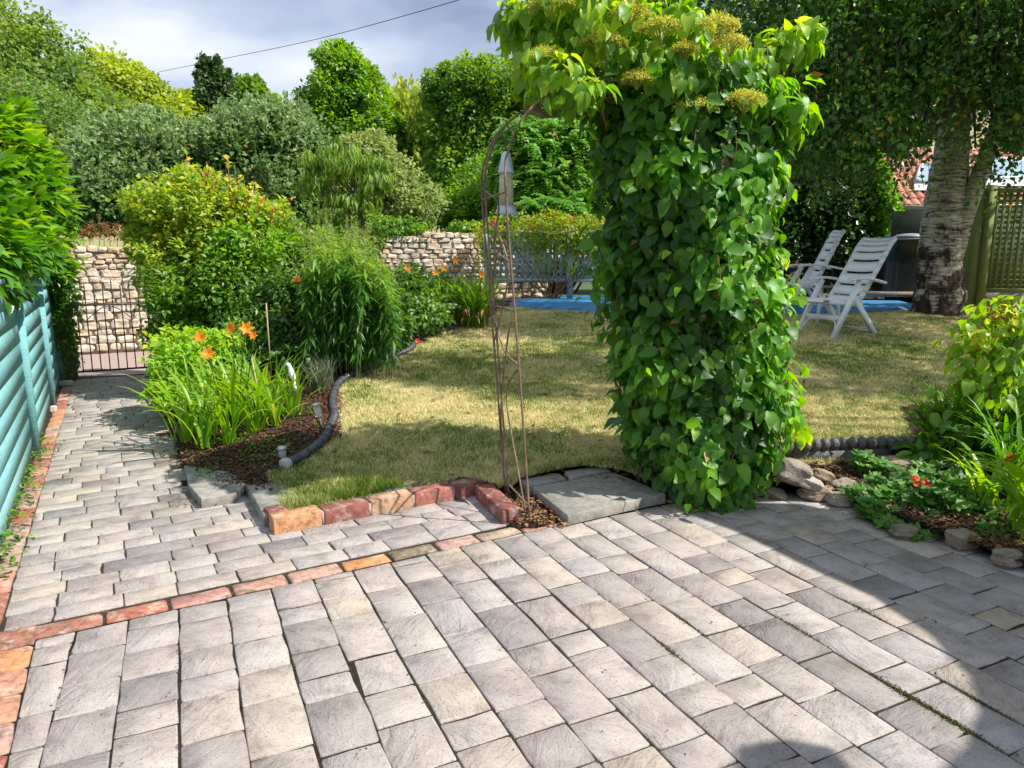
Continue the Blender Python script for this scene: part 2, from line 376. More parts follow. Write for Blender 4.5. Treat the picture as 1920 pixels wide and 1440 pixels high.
def soilmat(name, cols):
    m, n, l, b = mat(name, .95, .2); g = geo(n)
    r = ramp(n, cols); l.new(noise(n, l, g, 16, 8, .75), r.inputs[0])
    l.new(r.outputs[0], b.inputs['Base Color']); bump(n, l, b, noise(n, l, g, 45, 7, .75), 1., .03)
    return m
M['joint'] = soilmat('mossy_joint_sand', [(.35, (.035, .027, .02)), (.47, (.085, .066, .05)), (.56, (.06, .06, .028)), (.66, (.22, .18, .14))])
M['soil'] = soilmat('garden_soil', [(.3, (.022, .014, .010)), (.5, (.055, .032, .022)), (.65, (.12, .07, .045)), (.8, (.20, .14, .09))])
def grasscol(n, l):
    g = geo(n)
    big = noise(n, l, g, 1.25, 4, .6); sm = noise(n, l, g, 9, 4, .65)
    f = math_(n, l, 'ADD', math_(n, l, 'MULTIPLY', big, .66), math_(n, l, 'MULTIPLY', sm, .38))
    return f
def lawnmat():
    m, n, l, b = mat('dry_lawn', .95, .15)
    r = ramp(n, [(.38, (.12, .18, .03)), (.45, (.28, .29, .08)), (.52, (.48, .42, .19)), (.60, (.62, .52, .29))]); l.new(grasscol(n, l), r.inputs[0])
    d = ramp(n, [(.3, (.5, .48, .42)), (.6, (1.05, 1.05, 1.05))]); l.new(noise(n, l, geo(n), 130, 4, .7), d.inputs[0])
    l.new(mixc(n, l, 1., r.outputs[0], d.outputs[0], 'MULTIPLY'), b.inputs['Base Color']); bump(n, l, b, noise(n, l, geo(n), 110, 5, .7), 1., .02)
    return m
def blademat():
    m, n, l, b = mat('grass_blade', .6, .3)
    a = n.new('ShaderNodeAttribute'); a.attribute_name = 'tint'
    f = math_(n, l, 'ADD', grasscol(n, l), math_(n, l, 'MULTIPLY', math_(n, l, 'SUBTRACT', a.outputs['Fac'], .5), .30))
    r = ramp(n, [(.38, (.10, .22, .02)), (.45, (.30, .37, .06)), (.52, (.62, .57, .22)), (.60, (.85, .74, .42))]); l.new(f, r.inputs[0])
    l.new(r.outputs[0], b.inputs['Base Color'])
    t = n.new('ShaderNodeBsdfTranslucent'); l.new(r.outputs[0], t.inputs[0]); x = n.new('ShaderNodeMixShader'); x.inputs[0].default_value = .3
    l.new(b.outputs[0], x.inputs[1]); l.new(t.outputs[0], x.inputs[2]); l.new(x.outputs[0], n['Material Output'].inputs[0])
    return m
M['lawn'] = lawnmat(); M['blade'] = blademat()
def paintmat(name, col, dirt, rough=.6):
    m, n, l, b = mat(name, rough, .4); g = geo(n); oi = n.new('ShaderNodeObjectInfo')
    mpn = n.new('ShaderNodeMapping'); mpn.inputs['Scale'].default_value = (3, 3, 40); l.new(g, mpn.inputs[0])
    gr = noise(n, l, mpn.outputs[0], 3, 5, .6)
    r = ramp(n, [(.25, tuple(v * .72 for v in col)), (.5, col), (.75, tuple(min(1, v * 1.12) for v in col))]); l.new(gr, r.inputs[0])
    v = ramp(n, [(0, (.86, .88, .9)), (1, (1.1, 1.08, 1.06))]); l.new(oi.outputs['Random'], v.inputs[0])
    c = mixc(n, l, 1., r.outputs[0], v.outputs[0], 'MULTIPLY')
    d = ramp(n, [(.56, (0, 0, 0)), (.72, (1, 1, 1))]); l.new(noise(n, l, g, 6, 6, .7), d.inputs[0])
    c = mixc(n, l, math_(n, l, 'MULTIPLY', d.outputs[0], .5), c, dirt)
    sx = n.new('ShaderNodeSeparateXYZ'); l.new(g, sx.inputs[0]); lo = ramp(n, [(0, (1, 1, 1)), (.5, (0, 0, 0))]); l.new(math_(n, l, 'ADD', math_(n, l, 'MULTIPLY', sx.outputs[2], 1.6), math_(n, l, 'MULTIPLY', noise(n, l, g, 20, 5, .7), .25)), lo.inputs[0])
    c = mixc(n, l, math_(n, l, 'MULTIPLY', lo.outputs[0], .55), c, dirt)
    fl = ramp(n, [(.62, (0, 0, 0)), (.66, (1, 1, 1))]); l.new(noise(n, l, g, 45, 6, .75), fl.inputs[0]); c = mixc(n, l, math_(n, l, 'MULTIPLY', fl.outputs[0], .4), c, (.35, .34, .30))
    l.new(c, b.inputs['Base Color']); bump(n, l, b, math_(n, l, 'ADD', gr, math_(n, l, 'MULTIPLY', noise(n, l, g, 60, 5, .7), .4)), .8, .003)
    return m
M['teal'] = paintmat('teal_fence_paint', (.19, .44, .47), (.24, .29, .26), .85)
M['paleteal'] = paintmat('pale_teal_paint', (.40, .51, .49), (.24, .30, .25))
M['olive'] = paintmat('mossy_green_wood', (.17, .20, .06), (.10, .10, .05), .8)
def barkmat():
    m, n, l, b = mat('birch_bark', .8, .25); g = geo(n)
    mp1 = n.new('ShaderNodeMapping'); mp1.inputs['Scale'].default_value = (3, 3, 26); l.new(g, mp1.inputs[0])
    lent = ramp(n, [(.40, (.05, .04, .03)), (.47, (.44, .36, .27)), (.6, (.72, .64, .52)), (.75, (.80, .74, .64))]); l.new(noise(n, l, mp1.outputs[0], 1.6, 6, .7), lent.inputs[0])
    mp2 = n.new('ShaderNodeMapping'); mp2.inputs['Scale'].default_value = (9, 9, 2.5); l.new(g, mp2.inputs[0])
    rf = noise(n, l, mp2.outputs[0], 1.5, 7, .7)
    rug = ramp(n, [(.35, (.018, .013, .010)), (.55, (.07, .045, .032)), (.72, (.20, .16, .12))]); l.new(rf, rug.inputs[0])
    sep = n.new('ShaderNodeSeparateXYZ'); l.new(g, sep.inputs[0])
    hgt = math_(n, l, 'ADD', math_(n, l, 'MULTIPLY', sep.outputs[2], .55), math_(n, l, 'MULTIPLY', math_(n, l, 'SUBTRACT', noise(n, l, g, 3.2, 7, .7), .5), 3.4))
    k = ramp(n, [(.62, (0, 0, 0)), (.86, (1, 1, 1))]); l.new(hgt, k.inputs[0])
    l.new(mixc(n, l, k.outputs[0], rug.outputs[0], lent.outputs[0]), b.inputs['Base Color'])
    bump(n, l, b, rf, .9, .05)
    return m
M['birchbark'] = barkmat()
def tilemat():
    m, n, l, b = mat('clay_roof_tile', .8, .3); oi = n.new('ShaderNodeObjectInfo'); g = geo(n)
    r = ramp(n, [(0, (.42, .17, .11)), (.5, (.50, .23, .16)), (1, (.56, .30, .22))]); l.new(oi.outputs['Random'], r.inputs[0])
    d = ramp(n, [(.35, (.7, .66, .62)), (.6, (1.05, 1.05, 1.05))]); l.new(noise(n, l, g, 8, 5), d.inputs[0])
    l.new(mixc(n, l, 1., r.outputs[0], d.outputs[0], 'MULTIPLY'), b.inputs['Base Color'])
    return m
M['tile'] = tilemat()
def coverm():
    m, n, l, b = mat('blue_pool_cover', .45, .5); g = geo(n)
    mpn = n.new('ShaderNodeMapping'); mpn.inputs['Rotation'].default_value = (0, 0, .35); mpn.inputs['Scale'].default_value = (.6, 9, 1); l.new(g, mpn.inputs[0])
    f = noise(n, l, mpn.outputs[0], 1.4, 5, .6)
    r = ramp(n, [(.3, (.008, .10, .27)), (.5, (.015, .20, .46)), (.72, (.06, .34, .60))]); l.new(f, r.inputs[0])
    l.new(r.outputs[0], b.inputs['Base Color']); bump(n, l, b, f, 1., .12)
    return m
M['cover'] = coverm()
def glassm(name, col, rough):
    m, n, l, b = mat(name, rough, .8); b.inputs['Base Color'].default_value = (*col, 1)
    return m
M['skyglass'] = glassm('skylight_glass', (.30, .42, .50), .06)
m, n, l, b = mat('clear_plastic', .15, .5); b.inputs['Base Color'].default_value = (.8, .86, .86, 1); b.inputs['Transmission Weight'].default_value = .55; b.inputs['Alpha'].default_value = .75; M['clear'] = m

# ------------------------------------------------------------ leaf scattering
TM = {}
TM['far'] = (np.array([[0, 0, 0], [-.34, .5, .10], [0, 1, -.05], [.34, .5, .10]]), np.array([[0, 2, 1], [0, 3, 2]]))
TM['mid'] = (np.array([[0, 0, 0], [-.30, .40, .08], [0, .5, -.02], [.30, .40, .08], [0, 1, -.16]]), np.array([[0, 2, 1], [0, 3, 2], [1, 2, 4], [2, 3, 4]]))
TM['narrow'] = (np.array([[0, 0, 0], [-.09, .40, .02], [0, .5, 0], [.09, .40, .02], [0, 1, -.14]]), np.array([[0, 2, 1], [0, 3, 2], [1, 2, 4], [2, 3, 4]]))
TM['narrow2'] = (TM['mid'][0] * [.42, 1, 1.2], TM['mid'][1])
def heart(fold=.16, curl=.35, w=1.):
    ys = [0, .04, .26, .52, .78, 1.]; ws = [.02, .22, .40, .40, .22, 0]; V = []; 
    for y, q in zip(ys, ws):
        z = -curl * y * y
        V += [[-q * w, y if y != .04 else -.03, z + fold * q], [0, y, z], [q * w, y if y != .04 else -.03, z + fold * q]]
    Fq = []
    for i in range(5):
        a = i * 3
        Fq += [[a, a + 1, a + 4], [a, a + 4, a + 3], [a + 1, a + 2, a + 5], [a + 1, a + 5, a + 4]]
    return np.array(V, float), np.array(Fq)
TM['heart'] = heart(); TM['heart2'] = heart(.3, .6, .9); TM['heart3'] = heart(.20, .48, .86); TM['oval'] = heart(.2, .3, .72); TM['laurel'] = heart(.22, .25, .62)
def lobed():
    V = [[0, .0, 0.]]; n = 25
    for i in range(n):
        a = -2.5 + 5.0 * i / (n - 1); r = .5 * (1 + .26 * math.cos(a * 5.0 * 1.25)) * (1 + .07 * math.cos(a * 20)); V.append([r * math.sin(a), .15 + r * math.cos(a), .10 * math.cos(a * 6.2)])
    return np.array(V), np.array([[0, i + 1, i] for i in range(1, n)])
TM['lobed'] = lobed()
def scat(P, T, N, S, tm, jit=.0):
    tv, tf = TM[tm]; P = np.asarray(P, float); k = len(P)
    t = norm(T); x = norm(np.cross(t, N)); z = np.cross(x, t); S = np.broadcast_to(S, (k,))
    W = S * (R.uniform(.8, 1.2, k) if jit == 0 else 1)
    V = P[:, None] + tv[None, :, 0:1] * (x * W[:, None])[:, None] + tv[None, :, 1:2] * (t * S[:, None])[:, None] + tv[None, :, 2:3] * (z * S[:, None])[:, None]
    Fc = tf[None] + (np.arange(k) * len(tv))[:, None, None]
    return V.reshape(-1, 3), Fc.reshape(-1, tf.shape[1])
def leafobj(name, P, T, N, S, tint, tm, mt, parent=None, kind='stuff'):
    V, Fc = scat(P, T, N, S, tm)
    o = link(name, mesh_np(name, V, [Fc], mt, np.repeat(np.clip(tint, 0, 1), len(TM[tm][0]))), parent)
    if kind: o['kind'] = kind
    return o
def rdir(n):
    return norm(R.normal(size=(n, 3)))
def blob(px, py, rx, ry, y, rd=None):
    c = at(px, py, y); return (c, np.array([rx / F * y, (rd if rd else .8 * min(rx, ry) / F * y), ry / F * y]))
def crown_pts(blobs, n, clumps=60, spread=.30, shell=.55):
    """leaf positions in clumps spread through the volume of some ellipsoids"""
    w = np.array([b[1][0] * b[1][2] for b in blobs]) ** .9; w = w / w.sum()
    P, O, TN = [], [], []
    for (c, r), ww in zip(blobs, w):
        nc = max(6, int(clumps * ww * len(blobs) ** .35)); nl = max(3, int(n * ww / nc))
        d = rdir(nc); d[:, 2] = d[:, 2] * .9 + .12; d = norm(d); q = R.uniform(shell, 1, nc) ** .6
        f_ = R.uniform(0, 6.28, 3); q = q * (1 + .13 * np.sin(d[:, 0] * 4.2 + f_[0]) * np.sin(d[:, 2] * 5 + f_[1]) + .08 * np.sin(d[:, 2] * 9 + d[:, 0] * 7 + f_[2])) * np.where(R.uniform(size=nc) < .10, R.uniform(1.05, 1.24, nc), 1)
        cc = c + d * r * q[:, None]
        ct = R.normal(0, .14, nc) + .10 * d[:, 2]
        cs = R.uniform(.6, 1.35, nc) * spread
        g = R.normal(size=(nc, nl, 3)); g /= np.maximum(1, np.linalg.norm(g, axis=-1, keepdims=True) / 1.5)
        g *= R.uniform(.5, 1, (nc, nl, 1))
        p = cc[:, None] + g * (r.min() * .35 + r * .65) * cs[:, None, None]
        P.append(p.reshape(-1, 3)); O.append(norm((g * .8 + d[:, None] * .6).reshape(-1, 3))); TN.append(np.repeat(ct, nl))
    return np.concatenate(P), np.concatenate(O), np.concatenate(TN)
def foliage(name, blobs, n, size, mt, parent=None, tm='far', clumps=60, spread=.3, droop=.3, shell=.55, up=.5, kind='stuff', tb=.5, rand=.9, cut=None):
    P, O, ct = crown_pts(blobs, n, clumps, spread, shell)
    if cut is not None:
        k = cut(P); P, O, ct = P[k], O[k], ct[k]
    m = len(P)
    T = norm(O + rdir(m) * rand + np.array([0, 0, -droop]))
    N = norm(O * .6 + np.array([0, 0, up]) + rdir(m) * .6 + np.array(SD) * .35)
    S = size * R.uniform(.65, 1.25, m)
    return leafobj(name, P, T, N, S, tb + ct + R.normal(0, .13, m), tm, mt, parent, kind)
def trunkmesh(name, pts, rad, mt, parent, n=8):
    b = MB(); b.tube(spline(pts, max(6, len(pts) * 4)), np.interp(np.linspace(0, 1, max(6, len(pts) * 4)), np.linspace(0, 1, len(rad)), rad), n); return b.build(name, mt, parent, True)
def branches(c, blobs, k, r0, parent, mt, name='branches'):
    b = MB()
    for _ in range(k):
        bb = blobs[int(R.integers(len(blobs)))]; e = bb[0] + rdir(1)[0] * bb[1] * .75
        m = (np.asarray(c) + e) / 2 + rdir(1)[0] * .15 * np.linalg.norm(e - c)
        b.tube(spline([c, m, e], 7), np.linspace(r0, r0 * .2, 7), 5)
    return b.build(name, mt, parent, True)
def tree(name, label, cat, base, blobs, n, size, mt, tr=.15, group=None, tm='far', **kw):
    t = thing(name, label, cat, base, 0, group)
    top = np.mean([b[0] for b in blobs], axis=0)
    trunkmesh('trunk', [base, (np.asarray(base) * .45 + top * .55) + [rnd(-.1, .1), 0, 0], top], [tr, tr * .7, tr * .35], M['twig'], t)
    branches((np.asarray(base) * .4 + top * .6), blobs, 10, tr * .4, t, M['twig'])
    foliage('crown', blobs, n, size, mt, t, tm=tm, **kw)
    return t

# ============================================================ SETTING
def grid(name, xs, ys, zf, mask, mt, kind='structure'):
    X, Y = np.meshgrid(xs, ys); Z = zf(X, Y)
    nx = len(xs); i = np.arange(len(ys) - 1)[:, None] * nx; j = np.arange(nx - 1)[None]
    q = np.stack([i + j, i + j + 1, i + nx + j + 1, i + nx + j], -1)
    if mask is not None:
        cx = (X[:-1, :-1] + X[1:, 1:]) / 2; cy = (Y[:-1, :-1] + Y[1:, 1:]) / 2; q = q[mask(cx, cy)]
    q = q.reshape(-1, 4); u, inv = np.unique(q, return_inverse=True)
    V = np.stack([X, Y, Z], -1).reshape(-1, 3)[u]
    o = link(name, mesh_np(name, V, [inv.reshape(-1, 4)], mt, smooth=True)); o['kind'] = kind; return o
# wide ground and the hill
def gz(x, y):
    return np.where(y < 12.5, -.12, 0) + np.where(y >= 12.5, .35 * sstep(12.5, 16, y) - .12 * (1 - sstep(12.5, 16, y)), 0) + 1.2 * sstep(30, 160, y) + .0 * x
gx = np.concatenate([np.linspace(-400, -22, 12), np.linspace(-20, 20, 41), np.linspace(22, 400, 12)])
gy = np.concatenate([np.linspace(-60, -2, 6), np.linspace(0, 40, 41), np.linspace(45, 160, 15), np.linspace(200, 900, 8)])
grid('ground', gx, gy, gz, None, M['fargrass'])
def hz(x, y):
    s = sstep(120, 330, y); return -3 + s * (70 + 5 * np.sin(x * .011 + 1.0) + 2.5 * np.sin(x * .034)) - 30 * sstep(420, 700, y)
grid('hill', np.linspace(-420, 420, 60), np.linspace(110, 700, 40), hz, None, M['hill'])

# the patio and path beds (joint sand under the pavers)
def flat(name, poly, z, mt, th=.05):
    poly = np.asarray(poly)[:, :2]; n = len(poly)
    b = MB(); V = np.concatenate([np.c_[poly, np.full(n, z)], np.c_[poly, np.full(n, z - th)]])
    i = np.arange(n); b.add(V, [np.arange(n)[None], (np.arange(n)[::-1] + n)[None], np.stack([i, i + n, (i + 1) % n + n, (i + 1) % n], -1)])
    return b.mesh(name, mt)
PVT = .0      # top of the pavers
fence_px = [(-60, 1330), (0, 1010), (67, 853), (95, 763), (110, 715)]
patio_poly = [gp(-900, 1500)[:2], BL0 - PPER * 1.2, gp(1130, 963)[:2], gp(1240, 938)[:2], gp(1300, 922)[:2], gp(1480, 922)[:2], gp(1600, 940)[:2], gp(1660, 962)[:2], gp(1760, 1000)[:2], gp(1930, 1058)[:2], gp(2300, 1150)[:2], (3.2, .6), (3.2, -1.5), (-3.5, -1.5)]
patio = link('patio', flat('patio', patio_poly, -.0045, M['joint'])); patio['kind'] = 'structure'
path_poly = [BL0 - PPER * .9, gp(120, 702)[:2] - PPER * .3, gp(287, 702)[:2] + PPER * .1, gp(300, 760)[:2] + PPER * .1, gp(345, 870)[:2] + PPER * .05, gp(380, 935)[:2], gp(500, 960)[:2], gp(890, 900)[:2], gp(1010, 975)[:2], gp(1130, 950)[:2], gp(1240, 925)[:2], gp(1300, 935)[:2]]
path = link('path', flat('path', path_poly, -.008, M['joint'])); path['kind'] = 'structure'

def paver(poly, z, th=.05, jit=.0022, bev=.004, tilt=.003):
    """irregular stone block with rounded, worn edges"""
    poly = np.asarray(poly, float)[:, :2]; P = []
    n = len(poly)
    for i in range(n):
        a, b, c = poly[i - 1], poly[i], poly[(i + 1) % n]
        d1, d2 = norm(a - b), norm(c - b); k = rnd(.003, .010)
        P += [b + d1 * k + (d2) * .001, b + d1 * k * .3 + d2 * k * .3, b + d2 * k]
        if np.linalg.norm(c - b) > .1: P.append((b + c) / 2 + R.normal(0, jit, 2))
    P = np.array(P); P += R.normal(0, jit * .4, P.shape); m = len(P); c = P.mean(0)
    s = R.normal(0, tilt, 2); Z = z + (P - c) @ s * 2
    inn = c + (P - c) * (1 - bev / np.maximum(np.linalg.norm(P - c, axis=1, keepdims=True), .03)) 
    V = np.concatenate([np.c_[inn, Z], np.c_[P, Z - bev * .9], np.c_[P, np.full(m, z - th)]])
    i = np.arange(m); j = (i + 1) % m
    return V, [np.arange(m)[None], np.stack([i + m, j + m, j, i], -1), np.stack([i + 2 * m, j + 2 * m, j + m, i + m], -1)]
BR = dict(red=(.34, .13, .09), dark=(.24, .085, .065), orange=(.50, .225, .105), salmon=(.45, .23, .155), pink=(.44, .27, .215), tan=(.40, .30, .20), moss=(.22, .17, .10))
def put(name, V, Fc, mt, parent, smooth=False, col=None):
    c = V.mean(0); o = bpy.data.objects.new(name, mesh_np(name, V - c, Fc, mt, smooth=smooth)); COL.objects.link(o)
    o.parent = parent; o.location = [float(v) for v in c - origin(parent)]
    if name == 'brick': k_ = BR[col or str(R.choice(['red', 'salmon', 'pink', 'orange', 'salmon', 'red']))]; o.color = (*[v * rnd(.9, 1.1) for v in k_], 1)
    return o
def clip_half(poly, o, nrm):
    """keep the side where (p-o).nrm >= 0"""
    out = []
    for i in range(len(poly)):
        a, b = poly[i], poly[(i + 1) % len(poly)]; da, db = np.dot(a - o, nrm), np.dot(b - o, nrm)
        if da >= 0: out.append(a)
        if (da >= 0) != (db >= 0): out.append(a + (b - a) * da / (da - db))
    return out
def area(p):
    p = np.array(p); return abs(np.sum(p[:, 0] * np.roll(p[:, 1], -1) - p[:, 1] * np.roll(p[:, 0], -1))) / 2
# patio pavers: columns running towards (333, 485), 165 mm wide, random lengths
UD = norm(ray(333, 485)[:2]); VD = np.array([UD[1], -UD[0]])
c0 = gp(336, 1154)[:2]; W = .1665
vis = []
BLN = -PDIR                                  # points from the brick course towards the camera
bo = BL0 - PDIR * .012
bo2 = gp(1130, 968)[:2]; bn2 = norm(np.array([gp(1240, 948)[1] - bo2[1], -(gp(1240, 948)[0] - bo2[0])]))
if np.dot(bn2, -bo2) < 0: bn2 = -bn2
pl0 = gp(62, 1210)[:2]; pl1 = gp(18, 1400)[:2]; pln = norm(np.array([-(pl1 - pl0)[1], (pl1 - pl0)[0]]))
if pln[0] < 0: pln = -pln
npav = 0; strays = MB()
for ci in range(-5, 24):
    s = -3.2 + rnd(0, .2); x0 = ci * W + R.normal(0, .001); x1 = x0 + W
    while s < 3.2:
        L = float(R.choice([.125, .17, .21, .25, .29], p=[.12, .25, .28, .22, .13])); g = rnd(.002, .007)
        q = [c0 + UD * a + VD * b for a, b in ((s + g / 2, x0 + g * .45), (s + g / 2, x1 - g * .45), (s + L - g / 2, x1 - g * .45), (s + L - g / 2, x0 + g * .45))]
        s += L
        q = clip_half(q, bo, BLN)
        if len(q) < 3: continue
        if np.mean(q, axis=0)[0] > .43: q = clip_half(q, bo2, bn2)
        if len(q) < 3: continue
        q = clip_half(q, pl0 + pln * .004, pln)
        if len(q) < 3 or area(q) < .002: continue
        c = np.mean(q, axis=0)
        if not inpoly(c[0], c[1], patio_poly) or c[1] < -.6 or c[0] > 3.0: continue
        V, Fc = paver(q, PVT + R.normal(0, .0015))
        px, py = proj(np.array([c[0], c[1], 0])) if c[1] > .3 else (0, 9999)
        if -60 < px < 1980 and py < 1490 and npav < 300: put('paver', V, Fc, M['paver'], patio); npav += 1
        else: strays.add(V, Fc)
if strays.n: strays.build('paver_field', M['paver'], patio)['kind'] = 'stuff'
# path pavers: rows across the path
b0 = BL0 + PDIR * .125
pathclip = [gp(2, 1178)[:2], gp(93, 867)[:2], gp(141, 712)[:2], gp(290, 702)[:2], gp(310, 800)[:2], gp(352, 872)[:2], gp(395, 922)[:2], gp(470, 895)[:2], gp(560, 955)[:2], gp(520, 990)[:2], gp(513, 1000)[:2], gp(560, 975)[:2], gp(905, 908)[:2], gp(972, 968)[:2], gp(1000, 992)[:2]]
PL0 = gp(93, 867)[:2]; PLN = norm(np.array([gp(93, 867)[1] - gp(0, 1182)[1], -(gp(93, 867)[0] - gp(0, 1182)[0])]))
if PLN[0] < 0: PLN = -PLN
npth = 0; strays = MB(); r = 0; s = 0.
while s < 6.4:
    w = .122 if s < .3 else float(R.choice([.122, .125, .128])); t = -.6 + rnd(0, .2)
    while t < 4:
        L = float(R.choice([.15, .19, .23, .27], p=[.25, .3, .27, .18])); g = rnd(.002, .006)
        q = [b0 + PPER * a + PDIR * b for a, b in ((t + g / 2, s + g * .45), (t + L - g / 2, s + g * .45), (t + L - g / 2, s + w - g * .45), (t + g / 2, s + w - g * .45))]
        t += L
        q = clip_half(q, PL0, PLN)
        if len(q) < 3 or area(q) < .0015: continue
        c = np.mean(q, axis=0)
        if not inpoly(c[0], c[1], pathclip): continue
        V, Fc = paver(q, PVT - .003 + R.normal(0, .0015))
        if npth < 300: put('paver', V, Fc, M['paver'], path); npth += 1
        else: strays.add(V, Fc)
    s += w
if strays.n: strays.build('paver_field', M['paver'], path)['kind'] = 'stuff'
# brick courses: flush line across, left border of the path, left border of the patio
def brickrow(root, o, d, n, L=.225, W=.092, z=.002, th=.06, gap=.012, name='brick', cols=None):
    p = np.array([-d[1], d[0]]); q = np.array(o)
    for i in range(n):
        ll = L * rnd(.94, 1.03); a = q + d * gap; b = q + d * ll
        V, Fc = paver([a, b, b + p * W, a + p * W], z + R.normal(0, .0015), th, .003, .008, .006); put(name, V, Fc, M['brick'], root, col=(cols[i % len(cols)] if cols else None)); q = q + d * ll
    return q
bc = thing('brick_course', 'flush line of worn red and orange bricks dividing the patio from the path', 'brick edging', (BL0[0], BL0[1], 0))
q = brickrow(bc, BL0 + PPER * .03, PPER, 11, cols=['red', 'red', 'salmon', 'salmon', 'pink', 'orange', 'moss', 'pink', 'tan', 'salmon', 'pink'])
q = brickrow(bc, q, norm(gp(1240, 945)[:2] - q), 4, cols=['pink', 'salmon', 'pink', 'moss'])
pb = thing('brick_border', 'row of pinkish bricks edging the path below the teal fence', 'brick edging', (*PL0, 0))
pdl = norm(gp(141, 712)[:2] - gp(0, 1182)[:2])
brickrow(pb, gp(0, 1182)[:2] - pdl * .1 - np.array([pdl[1], -pdl[0]]) * .006, pdl, 26)
lb = thing('patio_brick_border', 'short row of orange bricks edging the patio at the bottom left corner', 'brick edging', (*pl0, 0))
pd2 = norm(pl1 - pl0)
b_ = pl0 - pd2 * .01
p2 = np.array([-pd2[1], pd2[0]])
sgn = -1 if p2[0] > 0 else 1
for i in range(-1, 8):
    a = b_ + pd2 * (i * .155 + .006); e_ = b_ + pd2 * ((i + 1) * .155 - .004); V, Fc = paver([a, e_, e_ + sgn * p2 * .15, a + sgn * p2 * .15] if sgn > 0 else [a, a + sgn * p2 * .15, e_ + sgn * p2 * .15, e_], .004, .06, .003, .008, .006); put('brick', V, Fc, M['brick'], lb)
# raised kerb of bricks
kb = thing('brick_kerb', 'raised L-shaped kerb of red and orange bricks at the corner of the lawn', 'brick kerb', (*gp(513, 1003)[:2], 0))
k0 = gp(513, 1003)[:2]; k1 = gp(890, 928)[:2]; kd = norm(k1 - k0); kn = np.array([-kd[1], kd[0]])
klen = np.linalg.norm(k1 - k0) + .12; nb = 5; L = klen / nb
for i in range(nb):
    a = k0 + kd * (i * L + .006); b = k0 + kd * ((i + 1) * L - .006)
    V, Fc = paver([a, b, b + kn * .1, a + kn * .1], .075 + rnd(-.002, .003), .09, .003, .007, .004); put('brick', V, Fc, M['brick'], kb, col=['orange', 'dark', 'salmon', 'red', 'dark'][i])
a = k0 + kn * .112 + kd * .004; V, Fc = paver([a, a + kd * .1, a + kd * .1 + kn * .1, a + kn * .1], .074, .09, .003, .007); put('brick', V, Fc, M['brick'], kb, col='dark')
r0 = gp(890, 932)[:2] + kd * .0; r1 = gp(942, 984)[:2]; rd = norm(r1 - r0); rn = np.array([-rd[1], rd[0]])
rl = np.linalg.norm(r1 - r0) / 2
for i in range(2):
    a = r0 + rd * (i * rl + .004); b = r0 + rd * ((i + 1) * rl - .004); V, Fc = paver([a, b, b + rn * .1, a + rn * .1], .072, .09, .003, .007, .004); put('brick', V, Fc, M['brick'], kb, col='dark')
mo = MB()
for i in range(1, nb): p = k0 + kd * (i * L) + kn * .05; mo.box((*p, .028), (.013, .09, .07), math.atan2(kd[1], kd[0]))
p = r0 + rd * rl + rn * .05; mo.box((*p, .025), (.013, .09, .07), math.atan2(rd[1], rd[0])); mo.build('mortar', M['mortar'], kb)

# terrain: lawn and beds
pipe_px = [(538, 878), (572, 860), (606, 833), (622, 802), (628, 785), (624, 760), (634, 726), (664, 706), (705, 688), (742, 672), (770, 658), (782, 640), (806, 630), (850, 618)]
pipe_w = np.array([lp(*p) for p in pipe_px])
lawn_poly = [lp(*p)[:2] for p in [(538, 878), (606, 833), (628, 788), (624, 755), (634, 722), (664, 702), (705, 684), (770, 652), (800, 630), (860, 612), (930, 592)]] + [np.array(v) for v in [(-.2, 10.2), (.4, 12.6), (9.5, 12.6), (9.5, 8.2), (4.6, 6.1), (2.9, 5.2)]] + [lp(*p)[:2] for p in [(1730, 862), (1460, 872), (1300, 885)]] + [lp(*p)[:2] for p in [(1230, 905), (1160, 880), (1080, 872), (980, 893)]] + [gp(960, 935)[:2], k1 + kn * .11, k0 + kn * .11 + kd * .1, gp(500, 905)[:2]]
ter_poly = [gp(287, 702)[:2] - PPER * .02, gp(345, 872)[:2], gp(380, 936)[:2], gp(462, 925)[:2] , gp(497, 972)[:2], k0 + kn * .1, k1 + kn * .1, gp(938, 905, .07)[:2], gp(972, 893, .07)[:2], gp(1060, 878, .07)[:2], gp(1140, 870, .07)[:2], gp(1235, 912, .05)[:2], gp(1300, 930)[:2], gp(1480, 928)[:2], gp(1600, 945)[:2], gp(1660, 975)[:2], gp(1760, 1018)[:2], gp(1930, 1078)[:2], gp(2350, 1180)[:2], np.array((6, 3.)), np.array((12, 6.)), np.array((12, 15.5)), np.array((-2.0, 15.5)), np.array((-3.3, 9.3)) ]
xs = np.arange(-5, 8.6, .04); ys = np.arange(2.4, 13.6, .04)
apoly = [gp(*p)[:2] for p in [(905, 915), (950, 872), (1160, 852), (1300, 905), (1300, 932), (1245, 938), (1130, 962), (1000, 990), (960, 990)]]
ap_ = link('arch_soil', flat('arch_soil', apoly, .012, M['soil'])); ap_['kind'] = 'structure'
def tzr(X, Y): return terrain_raw(X, Y) + .012 * np.sin(X * 5.1 + Y * 3.3) * sstep(3.9, 4.6, Y) * .6
lawn = grid('lawn', xs, ys, tzr, lambda X, Y: inpoly(X, Y, lawn_poly) & inpoly(X, Y, ter_poly), M['lawn'])
grid('flower_bed', xs, ys, lambda X, Y: tzr(X, Y) + .0, lambda X, Y: ~inpoly(X, Y, lawn_poly) & inpoly(X, Y, ter_poly), M['soil'])
grid('rough_ground', np.arange(-2.6, 14, .4), np.arange(13.5, 17, .35), lambda X, Y: lawnz(Y), None, M['fargrass'])
